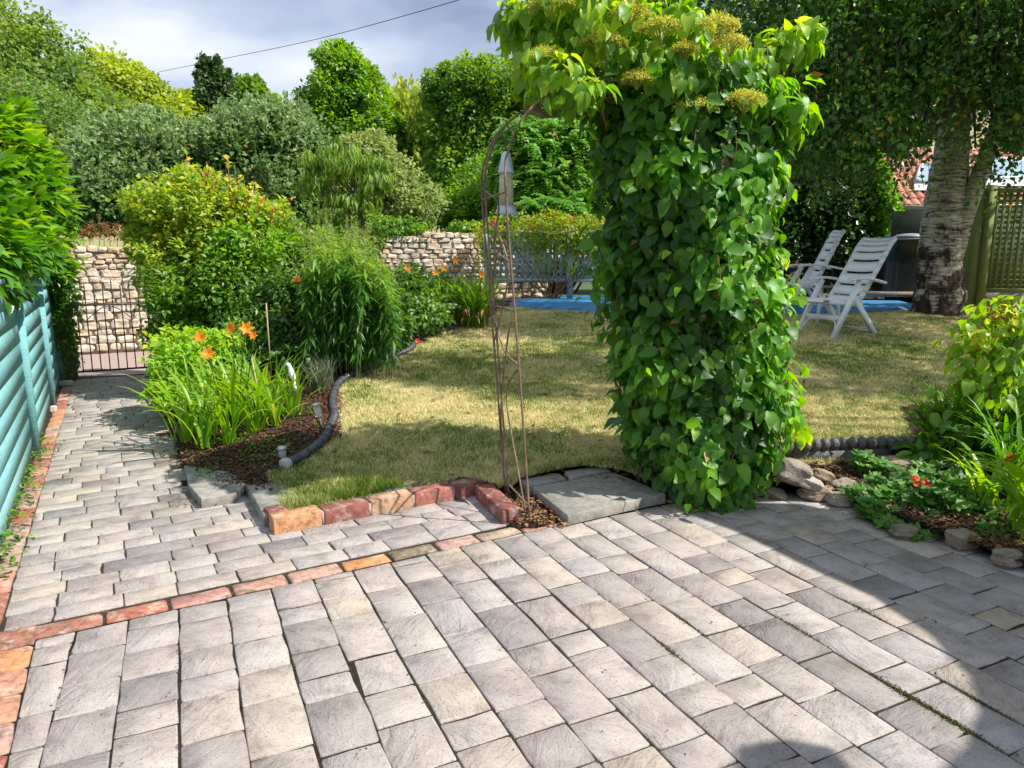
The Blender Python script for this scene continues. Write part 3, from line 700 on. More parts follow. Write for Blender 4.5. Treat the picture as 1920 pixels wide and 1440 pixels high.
# soil strip below the fence
strip = MB(); fp = [gp(*p)[:2] for p in fence_px]
a0 = gp(0, 1182)[:2] - pdl * .6; a1 = gp(141, 712)[:2]; nl_ = np.array([-pdl[1], pdl[0]])
strip.add([(*(a0 + nl_ * .1), -.004), (*(a1 + nl_ * .1), -.004), (*(a1 + nl_ * 2.5), -.004), (*(a0 + nl_ * 2.5), -.004)], [np.array([[0, 1, 2, 3]])])
strip.build('soil_strip', M['soil'])['kind'] = 'structure'
# road beyond the gate
rdm = MB(); ga = gp(142, 708)[:2]; g1 = ga + PDIR * .06
rdm.add([(*(g1 - PPER * 8), -.02), (*(g1 + PPER * 3.2), -.02), (*(g1 + PPER * 3.2 + PDIR * 2.6), -.0), (*(g1 - PPER * 8 + PDIR * 2.6), -.0)], [np.array([[0, 1, 2, 3]])])
rdm.build('road', M['terracotta_pink'])['kind'] = 'structure'

# ------------------------------------------------------------ grass blades
def blades(n, poly, h, name):
    P = []
    lo = np.min(poly, 0); hi = np.max(poly, 0); hi[1] = min(hi[1], 12.5); lo[0] = max(lo[0], -4)
    Y = lo[1] + (hi[1] - lo[1]) * R.uniform(0, 1, n * 3) ** 1.75; X = R.uniform(lo[0], hi[0], n * 3)
    k = inpoly(X, Y, poly) & (np.abs(X) < Y * .78 + .3); X, Y = X[k], Y[k]
    z = terrain_raw(X, Y); B = np.stack([X, Y, z], -1); m = len(B)
    a = R.uniform(0, 2 * np.pi, m); w = R.uniform(.0016, .0035, m) * (1 + .22 * (Y - 3.6)); side = np.stack([np.cos(a), np.sin(a), 0 * a], -1)
    lean = R.normal(0, .6, (m, 3)); lean[:, 2] = 1; hh = h * R.uniform(.5, 1.35, m)
    V = np.stack([B - side * w[:, None], B + side * w[:, None], B + norm(lean) * hh[:, None]], 1).reshape(-1, 3)
    o = link(name, mesh_np(name, V, [np.arange(3 * m).reshape(-1, 3)], M['blade'], np.repeat(R.uniform(0, 1, m), 3))); o['kind'] = 'stuff'
    return o
tag(blades(520000, [p for p in np.array(lawn_poly)], .026, 'grass'), 'short dry patchy grass of the lawn', 'grass')
# longer ragged tufts at the lawn's front edge behind the kerb
B = []
for _ in range(9000):
    t = rnd(-.02, 1.0); p = k0 + kn * (.16 + abs(R.normal(0, .10))) + kd * (t * .82 - .08)
    if not inpoly(p[0], p[1], lawn_poly): continue
    B.append([p[0], p[1], tz(*p)])
ed_ = [gp(935, 908, .07)[:2], gp(972, 893, .07)[:2], gp(1060, 878, .07)[:2], gp(1140, 870, .07)[:2], gp(1200, 892, .06)[:2]]
for _ in range(5200):
    i = int(R.integers(4)); q = ed_[i] + (ed_[i + 1] - ed_[i]) * rnd(0, 1); B.append([q[0], q[1] + rnd(-.035, .06), tz(q[0], q[1]) - .012])
B = np.array(B); m = len(B); a = R.uniform(0, 6.28, m); side = np.stack([np.cos(a), np.sin(a), 0 * a], -1) * .0022
ln = R.normal(0, .5, (m, 3)) + np.array([0, -.5, 0]); ln[:, 2] = .9; tip = B + norm(ln) * R.uniform(.03, .085, (m, 1)); tip[:, 2] = np.maximum(tip[:, 2], .03)
o = link('long_grass', mesh_np('long_grass', np.stack([B - side, B + side, tip], 1).reshape(-1, 3), [np.arange(3 * m).reshape(-1, 3)], M['blade'], np.repeat(R.uniform(0, .8, m), 3)))
tag(o, 'longer ragged grass along the front lawn edge behind the brick kerb and the slabs', 'grass', kind='stuff')
# fallen leaves on lawn, beds and patio
def litter(name, pts, size, label, mt=M['litter'], tb=.55, tm='mid', lift=.004):
    m = len(pts); T = rdir(m); T[:, 2] *= .25; N = np.array([0, 0, 1.]) + rdir(m) * .45
    pts = np.array(pts); pts[:, 2] += lift + R.uniform(0, .012, m)
    o = leafobj(name, pts, T, N, size * R.uniform(.5, 1.5, m), tb + R.normal(0, .2, m), tm, mt); return tag(o, label, 'fallen leaves', kind='stuff')
pts = []
while len(pts) < 520:
    x, y = rnd(-2.5, 6), 3.7 + 5.5 * rnd(0, 1) ** 1.5
    if inpoly(x, y, lawn_poly): pts.append([x, y, tz(x, y) + .015])
litter('fallen_leaves', pts, .038, 'scattered brown birch leaves lying on the dry lawn', tb=.6)
pts = []
while len(pts) < 9000:
    px, py = rnd(340, 660), rnd(780, 925)
    p = gp(px, py, .04)
    if inpoly(p[0], p[1], ter_poly) and not inpoly(p[0], p[1], lawn_poly): pts.append([p[0], p[1], tz(p[0], p[1])])
litter('bark_mulch', pts, .022, 'dark red brown leaf mulch and dry scraps covering the left bed', tb=.38)
pts = []
while len(pts) < 4500:
    px, py = rnd(1180, 1920), rnd(850, 1075)
    p = gp(px, py, .06)
    if inpoly(p[0], p[1], ter_poly) and not inpoly(p[0], p[1], lawn_poly): pts.append([p[0], p[1], tz(p[0], p[1])])
litter('dry_leaf_mulch', pts, .026, 'dry brown leaves and stalks on the soil of the right bed', tb=.5)
pts = [[*gp(rnd(950, 1060), rnd(905, 990), .0)[:2], .014] for _ in range(620)] + [[*gp(rnd(975, 1280), 886 + abs(R.normal(0, 10)) - (rnd(0, 1) * 14), .06)[:2], .05] for _ in range(300)]
litter('dead_leaves', pts, .026, 'crisp brown and yellow leaves gathered round the foot of the arch', tb=.7)
# moss and debris in the joints
pts = []
for _ in range(2600):
    ci = int(R.integers(-5, 22)); s = rnd(-2., 3.); p = c0 + UD * s + VD * (ci * W + R.normal(0, .004))
    if inpoly(p[0], p[1], patio_poly) and p[1] > .9 and np.dot(p - bo, BLN) > 0 and math.sin(p[0] * 5 + ci * 2.1) + math.sin(p[1] * 4.3 + ci) > .5: pts.append([p[0], p[1], -.004])
litter('joint_moss', pts, .010, 'dark moss and debris caught in the joints of the patio', mt=M['litter'], tb=.3, lift=.0)
pts = []
while len(pts) < 200:
    x, y = rnd(-2, 2.5), rnd(1.2, 3.6)
    if inpoly(x, y, patio_poly): pts.append([x, y, .001])
litter('patio_crumbs', pts, .009, 'tiny scraps of dry leaf scattered over the patio pavers', tb=.4, lift=.001)

pts = []
while len(pts) < 900:
    px, py = rnd(350, 640), rnd(790, 915); p = gp(px, py, .04)
    if math.sin(p[0] * 9) * math.sin(p[1] * 8 + 1) > .15 and inpoly(p[0], p[1], ter_poly) and not inpoly(p[0], p[1], lawn_poly): pts.append([p[0], p[1], tz(p[0], p[1]) + .008])
litter('bed_weeds', pts, .022, 'small green weeds and purple leaves dotted over the mulch of the left bed', mt=M['ivy'], tb=.6)
pts = []
for _ in range(700):
    q = gp(348, 872)[:2] + (gp(378, 938)[:2] - gp(348, 872)[:2]) * rnd(-1.2, 1.1) + R.normal(0, .05, 2); pts.append([q[0], q[1], .004])
litter('spilled_mulch', pts, .016, 'dark mulch scraps spilled over the paver edge beside the left bed', tb=.35, lift=.0)
# ------------------------------------------------------------ slabs, manhole
def slab(label, px, z, th, name='paving_slab'):
    P = [gp(*p, z)[:2] for p in px]; V, Fc = paver(P, z, th, .004, .006, .001)
    o = link(name, mesh_np(name, V, Fc, M['slab'])); tag(o, label, 'paving slab'); return o
slab('large grey paving slab laid as a step between the arch and the climbing hydrangea', [(1064, 967), (1250, 926), (1150, 885), (998, 913)], .058, .05)
slab('narrow grey slab behind the arch foot at the edge of the lawn', [(994, 911), (1062, 897), (1044, 886), (972, 899)], .065, .06)
slab('small grey slab tucked against the lawn behind the large step slab', [(1070, 896), (1146, 882), (1130, 872), (1058, 883)], .07, .06)
slab('pale grey slab lying left of the brick kerb beside the path', [(494, 966), (566, 944), (546, 898), (461, 911)], .055, .06)
slab('rough edged pale stone slab between the path pavers and the leaf mulch', [(376, 936), (440, 926), (462, 907), (430, 884), (345, 872), (352, 905)], .05, .06)
mh = thing('manhole_cover', 'dark grey metal drain cover set in the lawn behind the brick kerb', 'drain cover', (*gp(840, 900, .065)[:2], .065))
a = k0 + kn * .125 + kd * .62; mw = MB()
MP = [a, a + kd * .46, a + kd * .46 + kn * .17, a + kn * .17]
V, Fc = paver(MP, .072, .03, .0005, .004, 0); mw.add(V, Fc); mw.build('lid', M['manhole'], mh)
rb = MB()
for i in range(12): p = a + kd * (.03 + i * .036); rb.bar((*(p + kn * .02), .0745), (*(p + kn * .15), .0745), .008, .004)
rb.build('raised_ribs', M['manhole'], mh)

# ------------------------------------------------------------ teal fence
fr = gp(0, 1010)[:2]; fd = norm(gp(110, 715)[:2] - gp(0, 1010)[:2]); fn = np.array([fd[1], -fd[0]])   # fn points to the path
ft = thing('board_fence', 'teal painted board fence along the left side of the path', 'fence', (*fr, 0))
posts = [along(gp(67, 853)[:2], fr, fd), along(gp(95, 763)[:2], fr, fd), along(gp(110, 716)[:2], fr, fd)]
posts = [posts[0] - 1.83] + posts
HF = 1.12
for i in range(3):
    s0, s1 = posts[i], posts[i + 1]; nb_ = 9; eh = HF / nb_
    for k in range(nb_):
        z0 = .03 + k * eh; b = MB(); lift = rnd(-.006, .006); tw = rnd(-.006, .006)
        prof = [(.006, z0 - .010 + lift), (.022, z0 - .010 + lift), (.013, z0 + eh + .002), (.004, z0 + eh + .002)]
        V = [];
        for e_, s in ((0, s0 + .03), (1, s1 - .03)):
            q = fr + fd * s
            for o_, z in prof: V.append((*(q + fn * (o_ + .0)), z + tw * e_))
        b.add(V, [np.array([[0, 1, 2, 3], [7, 6, 5, 4], [0, 4, 5, 1], [1, 5, 6, 2], [2, 6, 7, 3], [3, 7, 4, 0]])]); b.build('board', M['teal'], ft)
    b = MB(); b.bar((*(fr + fd * (s0 + .02) + fn * .012), HF + .055), (*(fr + fd * (s1 - .02) + fn * .012), HF + .055), .06, .03); b.build('top_rail', M['teal'], ft)
for i, s in enumerate(posts[1:]):
    b = MB(); q = fr + fd * s; b.box((*(q + fn * .02), HF / 2 + .02), (.05, .07, HF + .06), math.atan2(fd[1], fd[0])); b.build('post', M['teal'], ft)

# ------------------------------------------------------------ stone wall
wa = gp(130, 666)[:2] - PPER * 1.6; wdir = PPER; wn_ = -PDIR      # front face towards the garden
wl_ = 9.2
sw = thing('stone_wall', 'long rubble limestone wall running behind the gate and the beds', 'wall', (*wa, 0))
def wtop(s): return np.interp(s, [0, 2.8, 5.6, 8.0, 9.2], [1.48, 1.50, 1.66, 1.78, 1.72])
c = MB(); n = 24; S = np.linspace(0, wl_, n); V = []
for s in S:
    q = wa + wdir * s
    for o_, z in ((-.03, -.1), (-.03, wtop(s) - .04), (.40, wtop(s) - .04), (.40, -.1)): V.append((*(q + PDIR * (o_ + .03)), z))
V = np.array(V); i = np.arange(n - 1)[:, None] * 4; j = np.arange(4)[None]
c.add(V, [np.stack([i + j, i + (j + 1) % 4, i + 4 + (j + 1) % 4, i + 4 + j], -1).reshape(-1, 4), np.array([[0, 1, 2, 3]]), np.array([[3, 2, 1, 0]]) + (n - 1) * 4])
c.build('wall_core', M['mortar'], sw)
def rockmesh(name, mt, k=1.7, sub=2, sq=.5):
    import bmesh
    bm = bmesh.new(); bmesh.ops.create_icosphere(bm, subdivisions=sub, radius=1)
    ph = R.uniform(0, 6, 6)
    for v in bm.verts:
        co = v.co.copy(); 
        for ax in range(3): co[ax] = math.copysign(abs(co[ax]) ** sq, co[ax])
        d = 1 + .10 * math.sin(co.x * k * 2 + ph[0]) * math.sin(co.y * k * 2 + ph[1]) + .09 * math.sin(co.z * k * 2.5 + ph[2] + co.x) + float(R.normal(0, .03))
        v.co = co * d * .82
    me = bpy.data.meshes.new(name); bm.to_mesh(me); bm.free(); me.materials.append(mt); return me
stm = [rockmesh('wall_stone', M['wallstone'], 1.2 + .25 * i, 2, .38) for i in range(8)]
rz_ = math.atan2(wdir[1], wdir[0]); nst = 0; far = MB()
z = .02
stones = []
while z < 1.85:
    hgt = float(R.choice([.07, .085, .1, .12])); s = -rnd(0, .1)
    while s < wl_:
        L = rnd(.11, .27) * (1.0 if hgt > .08 else .8)
        if z + hgt < wtop(s) + .03:
            h2 = hgt * rnd(.85, 1.15); q = wa + wdir * (s + L / 2); stones.append((q, z + hgt / 2 + rnd(-.01, .01), L, h2))
        s += L * .99
    z += hgt * .97
for q, zz, L, h2 in stones:
    px, py = proj(np.array([q[0], q[1], zz])); seen = (108 < px < 292 and py < 680) or (690 < px < 905 and py < 535)
    me = stm[int(R.integers(8))]; Mx = Matrix.Translation(Vector((*(q + PDIR * .02), zz))) @ Matrix.Rotation(rz_ + rnd(-.08, .08), 4, 'Z') @ Matrix.Rotation(rnd(-.12, .12), 4, 'Y') @ Matrix.Diagonal((L * .54, rnd(.06, .085), h2 * .56, 1))
    if seen and nst < 300:
        o = bpy.data.objects.new('stone', me); COL.objects.link(o); o.parent = sw; o.matrix_basis = Matrix.Translation(-Vector(origin(sw))) @ Mx; nst += 1
    else:
        Vv = np.array([Mx @ v.co for v in me.vertices]); Ff = np.array([list(p.vertices) for p in me.polygons]); far.add(Vv, [Ff])
far.build('stonework', M['wallstone'], sw)['kind'] = 'stuff'

# ------------------------------------------------------------ gate
ga = gp(141, 710)[:2]; gb = gp(288, 699)[:2]; gdir = norm(gb - ga); gl = np.linalg.norm(gb - ga)
gt = thing('iron_gate', 'dark wrought iron bar gate closing the far end of the path', 'gate', (*ga, 0))
def G(s, z): return np.array([*(ga + gdir * s), z])
for s, r_ in ((0, .014), (gl, .014)):
    b = MB(); b.tube([G(s, .0), G(s, .98)], r_, 8); b.build('gate_post', M['iron'], gt, True)
for z in (.07, .80):
    b = MB(); b.bar(G(0, z), G(gl, z), .012, .02); b.build('rail', M['iron'], gt)
nbr = 9
for i in range(1, nbr):
    s = gl * i / nbr; b = MB(); b.tube([G(s, .07), G(s, 1.0 + (.05 if i % 2 else .0)), G(s, 1.03 + (.05 if i % 2 else .0))], [.006, .006, .001], 6); b.build('bar', M['iron'], gt, True)
b = MB(); b.tube([G(gl * (.2 + .6 * t / 10), .62 + .16 * math.sin(math.pi * t / 10)) for t in range(11)], .005, 5); b.build('scroll', M['iron'], gt, True)
b = MB(); b.bar(G(gl - .14, .5), G(gl + .02, .5), .012, .03); b.box(G(gl - .09, .53), (.02, .02, .06)); b.build('latch', M['iron'], gt)
b = MB(); b.bar(G(-.07, 0), G(-.07, .0), .1, .1) if False else b.box(G(gl + .12, .62), (.16, .2, 1.24), math.atan2(gdir[1], gdir[0])); pst = b.build('gate_pier', M['oldwood']); tag(pst, 'dark timber pier holding the latch side of the iron gate', 'gate pier')

# white stones at the fence foot
def rock(label, px, py, w, h, z=0., me=None, name='rock', mt='rock', depth=1., tilt=0., cat='rock', group=None):
    me = me or rkm[int(R.integers(len(rkm)))]
    c = gp(px, py + h / 2, z); y = c[1]; r_ = w / 2 / F * y; hh = h / 2 / F * y
    o = bpy.data.objects.new(name, me); COL.objects.link(o)
    o.location = (c[0], y + r_ * .5 * depth, z + hh * .9); o.scale = (r_ * 1.15, r_ * depth * .9, hh * 1.2); o.rotation_euler = (rnd(-.1, .1), tilt, rnd(-.3, .3))
    return tag(o, label, cat, group)
rkm = [rockmesh('rock', M['rock'], 1.3 + .3 * i, 3, .62) for i in range(6)]
M['whitestone'] = simple('white_cobble', (.62, .58, .52), .85, var=.25, scale=18, bmp=.6)
wst = rockmesh('cobble', M['whitestone'], 1.4, 2, .7)
rock('small white stone standing by the foot of the second fence panel', 99, 767, 13, 14, 0, wst, 'cobble')
rock('pale rounded stone at the end of the fence beside the gate', 121, 719, 26, 11, 0, wst, 'cobble')

# rocks edging the right bed
RL = [((1338, 926), 56, 30, .0, 'mossy brown rock directly under the hydrangea at the patio edge'),
      ((1390, 922), 46, 28, .0, 'small tan rock just right of the hydrangea foot'),
      ((1422, 922), 28, 20, .0, 'small white stone between two darker rocks at the patio edge'),
      ((1457, 926), 50, 20, .0, 'flat brown rock lying at the patio edge below the big slanted rock'),
      ((1535, 926), 70, 28, .0, 'broad pinkish grey rock at the patio edge under the pile'),
      ((1578, 938), 50, 26, .0, 'grey rock half hidden at the corner of the patio edge'),
      ((1355, 900), 62, 24, .07, 'long beige stone resting on the rocks under the hydrangea'),
      ((1408, 899), 56, 24, .07, 'beige stone on top beside the hanging hydrangea shoots'),
      ((1522, 907), 54, 22, .07, 'pale flat rock stacked below the slanted rock'),
      ((1587, 911), 50, 24, .04, 'smooth oval pale rock right of the pile'),
      ((1491, 886), 72, 44, .10, 'large grey brown slanted rock with a sharp ridge on top of the pile'),
      ((1546, 892), 44, 20, .10, 'curved brown rock behind the slanted rock'),
      ((1637, 913), 40, 18, .04, 'small sandy rock among dry leaves near the geranium'),
      ((1690, 874), 78, 26, .10, 'blue grey stone lying in front of the rope edging'),
      ((1812, 1012), 62, 40, .0, 'lichen covered rock under the drooping lily leaves on the right'),
      ((1700, 1000), 50, 26, .0, 'dark rock hidden below the geranium leaves'),
      ((1895, 1050), 60, 36, .0, 'dark rock at the right edge of the bed')]
for (p, w, h, z, lab) in RL: rock(lab, p[0], p[1], w, h, z, tilt=.35 if 'slanted' in lab else rnd(-.15, .15))

# rope top edging
e0, e1 = lp(1430, 868), lp(1735, 857)
re_ = thing('rope_edging', 'black rope twist edging tiles between the lawn and the right bed', 'edging', e0)
N_ = 17; tw = rockmesh('twist', M['ropetile'], .6, 3, .9)
for i in range(N_):
    p = e0 + (e1 - e0) * (i + .5) / N_; p = p + np.array([0, .05 * math.sin(i / N_ * 3), 0]); o = bpy.data.objects.new('twist', tw); COL.objects.link(o); o.parent = re_
    o.location = [float(v) for v in (p + [0, 0, .085] - e0)]; o.scale = (.036, .05, .050); o.rotation_euler = (0, .5, rnd(-.1, .1))
b = MB(); b.bar(e0 + [0, .025, .0], e1 + [0, .025, .0], .03, .11); b.build('tile_base', M['ropetile'], re_)

# corrugated pipe edging
pp = spline(pipe_w + [0, 0, .028], 520); ps = np.arange(520)
mask = [(0, 235), (285, 520)]
pt = thing('corrugated_pipe', 'black corrugated drain pipe curving along the lawn as bed edging', 'pipe edging', pipe_w[0])
b = MB(); rad = .027 + .0045 * np.sign(np.sin(ps * 2 * math.pi / 6.0)) ; b.tube(pp, rad, 12); b.build('pipe', M['pipe'], pt, True)
b = MB(); b.lathe(pp[0] - [0, .01, 0], [(.036, -.02), (.04, 0), (.04, .02), (.03, .025)], 14, axis=tuple(pp[0] - pp[6])); b.build('end_cap', M['guttergrey'], pt, True)
ball = rockmesh('stone_ball', simple('grey_stone_ball', (.33, .30, .27), .8, var=.3, scale=30, bmp=.4), .3, 3, 1.)
o = link('stone_ball', ball); c = gp(546, 866, .05); o.location = c + np.array([0, .03, .01]); o.scale = (.026,) * 3; tag(o, 'small round stone ball resting at the near end of the black pipe', 'ball')

# solar lights
def solar(label, px, py, h, z, lean=0.):
    p = gp(px, py, z); t = thing('solar_light', label, 'garden light', p, 0, 'solar stake lights in the left bed')
    d = norm(np.array([lean, 0, 1])); 
    b = MB(); b.tube([p, p + d * h * .55], .006, 6); b.build('stake', M['steel'], t, True)
    b = MB(); b.lathe(p + d * h * .52, [(.010, 0), (.021, .01), (.024, h * .36), (.022, h * .38)], 12, axis=tuple(d)); b.build('lens', M['clear'], t, True)
    b = MB(); b.lathe(p + d * h * .9, [(.030, 0), (.033, .006), (.026, .018), (.01, .022)], 14, axis=tuple(d)); b.build('cap', M['steel'], t, True)
solar('steel capped solar light at the front of the mulch beside the pipe end', 531, 880, .14, .035)
solar('leaning clear solar light beside the lily leaves and the pipe', 607, 812, .21, tz(*gp(607, 812, .1)[:2]), -.22)
solar('small dull solar light among dark leaves near the far bend of the pipe', 783, 640, .17, tz(*lp(783, 640)[:2]))

# ------------------------------------------------------------ metal arch
N0, N1 = gp(994, 985)[:2], gp(948, 932)[:2]          # near and far foot of the left side
span = np.array([1.02, .56])
ar = thing('garden_arch', 'rusty wrought metal garden arch half swallowed by the climbing hydrangea', 'arch', (*N0, 0))
HA = 1.62
def arch_pts(f, lean=True):
    L = [np.array([f[0], f[1], 0.])]; lx = -.12
    L.append(np.array([f[0] + lx * .5, f[1], .85])); L.append(np.array([f[0] + lx, f[1] + .02, HA]))
    L.append(np.array([f[0] + lx + .02, f[1] + .02, 1.80]))
    c = np.array([f[0], f[1]]) + span / 2
    for k in range(1, 8):
        a = math.pi * (1 - k / 8); q = c + (span / 2 + np.array([.05, 0])) * math.cos(a); L.append(np.array([q[0] - .03, q[1], 1.80 + .34 * math.sin(a)]))
    e = np.array([f[0], f[1]]) + span; L += [np.array([e[0], e[1], 1.7]), np.array([e[0], e[1], 0])]
    return spline(L, 60)
for f in (N0, N1, N1 + (N0 - N1) * .16):
    b = MB(); b.tube(arch_pts(f), .0055, 7); b.build('rod', M['rustmetal'], ar, True)
def on_side(u, z):   # u 0 near .. 1 far across the left panel
    A, B_ = arch_pts(N0), arch_pts(N1); a = np.array([np.interp(z, A[:24, 2], A[:24, k]) for k in range(2)]); b2_ = np.array([np.interp(z, B_[:24, 2], B_[:24, k]) for k in range(2)])
    q = a + (b2_ - a) * u; return np.array([q[0], q[1], z])
sc = [([(.15, .05), (.35, .25), (.62, .55), (.45, .68), (.05, .78)]), ([(1., .04), (.8, .12), (.95, .45), (.3, .95), (.0, 1.0)]),
      ([(0, .80), (.55, .84), (.85, 1.0), (.8, 1.2), (.35, 1.36), (0, 1.38)]),
      ([(1, .86), (.5, 1.05), (.12, 1.25), (.4, 1.42), (1, 1.5)]), ([(0, 1.28), (.6, 1.36), (.3, 1.55), (.7, 1.62), (1, 1.66)])]
for q in sc:
    b = MB(); b.tube(spline([on_side(*p) for p in q], 24), .0048, 6); b.build('scroll', M['rustmetal'], ar, True)
for z in (.10, 1.06, 1.6):
    b = MB(); b.tube([on_side(0, z), on_side(1, z)], .005, 6); b.build('cross_rod', M['rustmetal'], ar, True)
for dz in (0, .03, .06):
    b = MB(); b.tube(spline([at(982, 208 - dz * 200, 3.55), at(1030, 219 - dz * 180, 3.6), at(1080, 208 - dz * 100, 3.7), at(1150, 190, 3.85)], 16), .006, 6); b.build('hoop', M['rustmetal'], ar, True)

# bird feeder hanging inside the arch
fc = at(949, 340, 3.62); bf = thing('bird_feeder', 'tubular bird feeder with pale blue metal cap and tray hanging in the arch', 'bird feeder', fc)
sF = 3.62 / F
b = MB(); b.tube(spline([fc + [0, 0, 50 * sF], fc + [-.004, 0, 70 * sF], fc + [.012, 0, 90 * sF], fc + [0, .0, 104 * sF]], 12), .003, 5); b.build('hook', M['iron'], bf, True)
b = MB(); b.lathe(fc, [(15 * sF, 14 * sF), (14.5 * sF, 17 * sF), (8 * sF, 48 * sF), (4 * sF, 52 * sF)], 16); b.build('cap', M['zinc'], bf, True)
b = MB(); b.lathe(fc, [(13.5 * sF, -42 * sF), (12 * sF, 15 * sF)], 16); b.build('seed_tube', M['seed'], bf, True)
b = MB(); b.lathe(fc, [(16 * sF, -43 * sF), (17 * sF, -50 * sF), (21 * sF, -56 * sF), (20 * sF, -58 * sF)], 16); b.build('tray', M['zinc'], bf, True)
b = MB(); b.tube([fc + [13 * sF, -.01, -42 * sF], fc + [28 * sF, -.015, -48 * sF]], .003, 5); b.build('perch', M['redstem'], bf, True)

# ------------------------------------------------------------ climbing hydrangea
HD = 4.0
hb = np.array([1.0, HD, tz(1.0, HD)])
hy = thing('climbing_hydrangea', 'tall climbing hydrangea smothering the right side of the metal arch', 'climbing plant', hb)
rows = np.array([(150, 1090, 1440), (190, 1085, 1466), (225, 1100, 1470), (260, 1118, 1476), (350, 1122, 1468), (450, 1126, 1466), (550, 1134, 1468), (650, 1146, 1476), (750, 1158, 1484), (820, 1170, 1468), (880, 1195, 1440), (925, 1235, 1400)], float)
def hyd_surf(n, front=.78, q=1.):
    py = R.uniform(150, 925, n); L = np.interp(py, rows[:, 0], rows[:, 1]); Rr = np.interp(py, rows[:, 0], rows[:, 2])
    th = np.where(R.uniform(size=n) < front, R.uniform(-math.pi, 0, n), R.uniform(0, math.pi, n)) 
    hw = (Rr - L) / 2 / F * HD * .80; cxp = (L + Rr) / 2 - 12
    zc = np.array([at(a, b_, HD) for a, b_ in zip(cxp, py)]); 
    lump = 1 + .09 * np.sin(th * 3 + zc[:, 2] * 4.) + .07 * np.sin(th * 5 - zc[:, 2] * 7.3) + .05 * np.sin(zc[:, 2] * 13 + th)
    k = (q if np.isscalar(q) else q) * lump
    P = zc + np.stack([np.cos(th) * hw * k, np.sin(th) * .40 * k, 0 * th], -1)
    O = norm(np.stack([np.cos(th) / .58, np.sin(th) / .42, .15 + 0 * th], -1))
    return P, O, lump
P, O, lump = hyd_surf(7600); m = len(P); P = P + O * R.normal(.0, .05, (m, 1)) + O * (.09 * (R.uniform(size=(m, 1)) < .03))
T = norm(O * .55 + np.array([0, 0, -.75]) + rdir(m) * .75); N = norm(O * .8 + np.array([0, 0, .6]) + rdir(m) * .55); S = R.uniform(.05, .10, m) * np.where(R.uniform(size=m) < .25, .65, 1.)
tn = .46 + 2.2 * (lump - 1) + R.normal(0, .16, m) + np.where(P[:, 0] > 1.1, .22, 0) + .10 * sstep(1.6, 2.2, P[:, 2])  # sunlight painted into leaf tint: right half of the column lighter
cand = np.where((O[:, 1] < -.35) & (S > .068))[0]; R.shuffle(cand); ind = cand[:300]; rest = np.setdiff1d(np.arange(m), ind)
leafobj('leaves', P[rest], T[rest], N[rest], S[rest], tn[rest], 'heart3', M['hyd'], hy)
def leafparts(name, P, T, N, S, tms, mt, parent):
    ms = []
    for t_ in tms: ms.append(mesh_np('leaf', TM[t_][0], [TM[t_][1]], mt, np.full(len(TM[t_][0]), .5), smooth=True))
    org = origin(parent)
    for p, t, n_, s in zip(P, norm(T), N, S):
        x = norm(np.cross(t, n_)); z = np.cross(x, t); me = ms[int(R.integers(len(ms)))]
        o = bpy.data.objects.new(name, me); COL.objects.link(o); o.parent = parent
        o.matrix_basis = Matrix.Translation(Vector(p - org)) @ Matrix(((x[0] * s, t[0] * s, z[0] * s, 0), (x[1] * s, t[1] * s, z[1] * s, 0), (x[2] * s, t[2] * s, z[2] * s, 0), (0, 0, 0, 1)))
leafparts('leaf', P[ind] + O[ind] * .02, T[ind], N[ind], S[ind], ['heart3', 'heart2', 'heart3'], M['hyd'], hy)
pl_ = R.choice(m, 420, replace=False)
leafobj('pale_leaves', P[pl_] + O[pl_] * .035, T[pl_] + rdir(420) * .3, N[pl_], S[pl_] * R.uniform(.5, .9, 420), .45 + R.normal(0, .2, 420), 'heart2', M['lime'], hy)
pl_ = R.choice(m, 60, replace=False); leafobj('withered_leaves', P[pl_] + O[pl_] * .03, T[pl_] + rdir(60) * .6, N[pl_] + rdir(60) * .5, S[pl_] * .6, .75 + R.normal(0, .15, 60), 'heart2', M['litter'], hy)
b = MB()
for j in R.choice(m, 260, replace=False):
    p_ = P[j] + O[j] * .025; q_ = p_ + rdir(1)[0] * .07 + [0, 0, .07] - O[j] * .02; b.tube([q_, (p_ + q_) / 2 + O[j] * .015, p_], .0022, 4, cap=False)
b.build('leaf_stalks', M['redstem'], hy, True)['kind'] = 'stuff'
# inner layer keeps the column dense
P, O, lump = hyd_surf(1500, .6, .8); m = len(P)
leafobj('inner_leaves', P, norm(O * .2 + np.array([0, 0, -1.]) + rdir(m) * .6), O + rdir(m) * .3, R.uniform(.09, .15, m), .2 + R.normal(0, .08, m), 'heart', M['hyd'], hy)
# young lime top growth
tb_ = [blob(1000, 45, 50, 38, 3.9, .25), blob(1070, 95, 70, 60, 3.9, .3), blob(1150, 60, 75, 65, 3.95, .3), blob(1235, 95, 70, 55, 4., .3), blob(1110, -20, 80, 40, 3.95, .3), blob(1010, 135, 45, 32, 3.8, .2), blob(1230, 165, 80, 45, 4., .3), blob(1330, 130, 55, 32, 4.05, .2), blob(1395, 125, 40, 26, 4.05, .15), blob(1455, 100, 36, 24, 4.05, .12), blob(1508, 78, 24, 22, 4.05, .1), blob(1120, 160, 60, 34, 3.95, .25), blob(950, 50, 22, 20, 3.85, .1), blob(1380, 215, 60, 26, 4., .2), blob(1445, 235, 34, 26, 3.95, .15)]
tb_ += [blob(1045, 168, 46, 30, 3.6, .15), blob(1090, 180, 40, 26, 3.6, .15)]
tb_ = [(c_ - np.array([0, .12, 0]), r_ * [1.08, 1.3, 1.15]) for c_, r_ in tb_]
P, O, ct = crown_pts(tb_, 3600, 210, .32, .2); m = len(P)
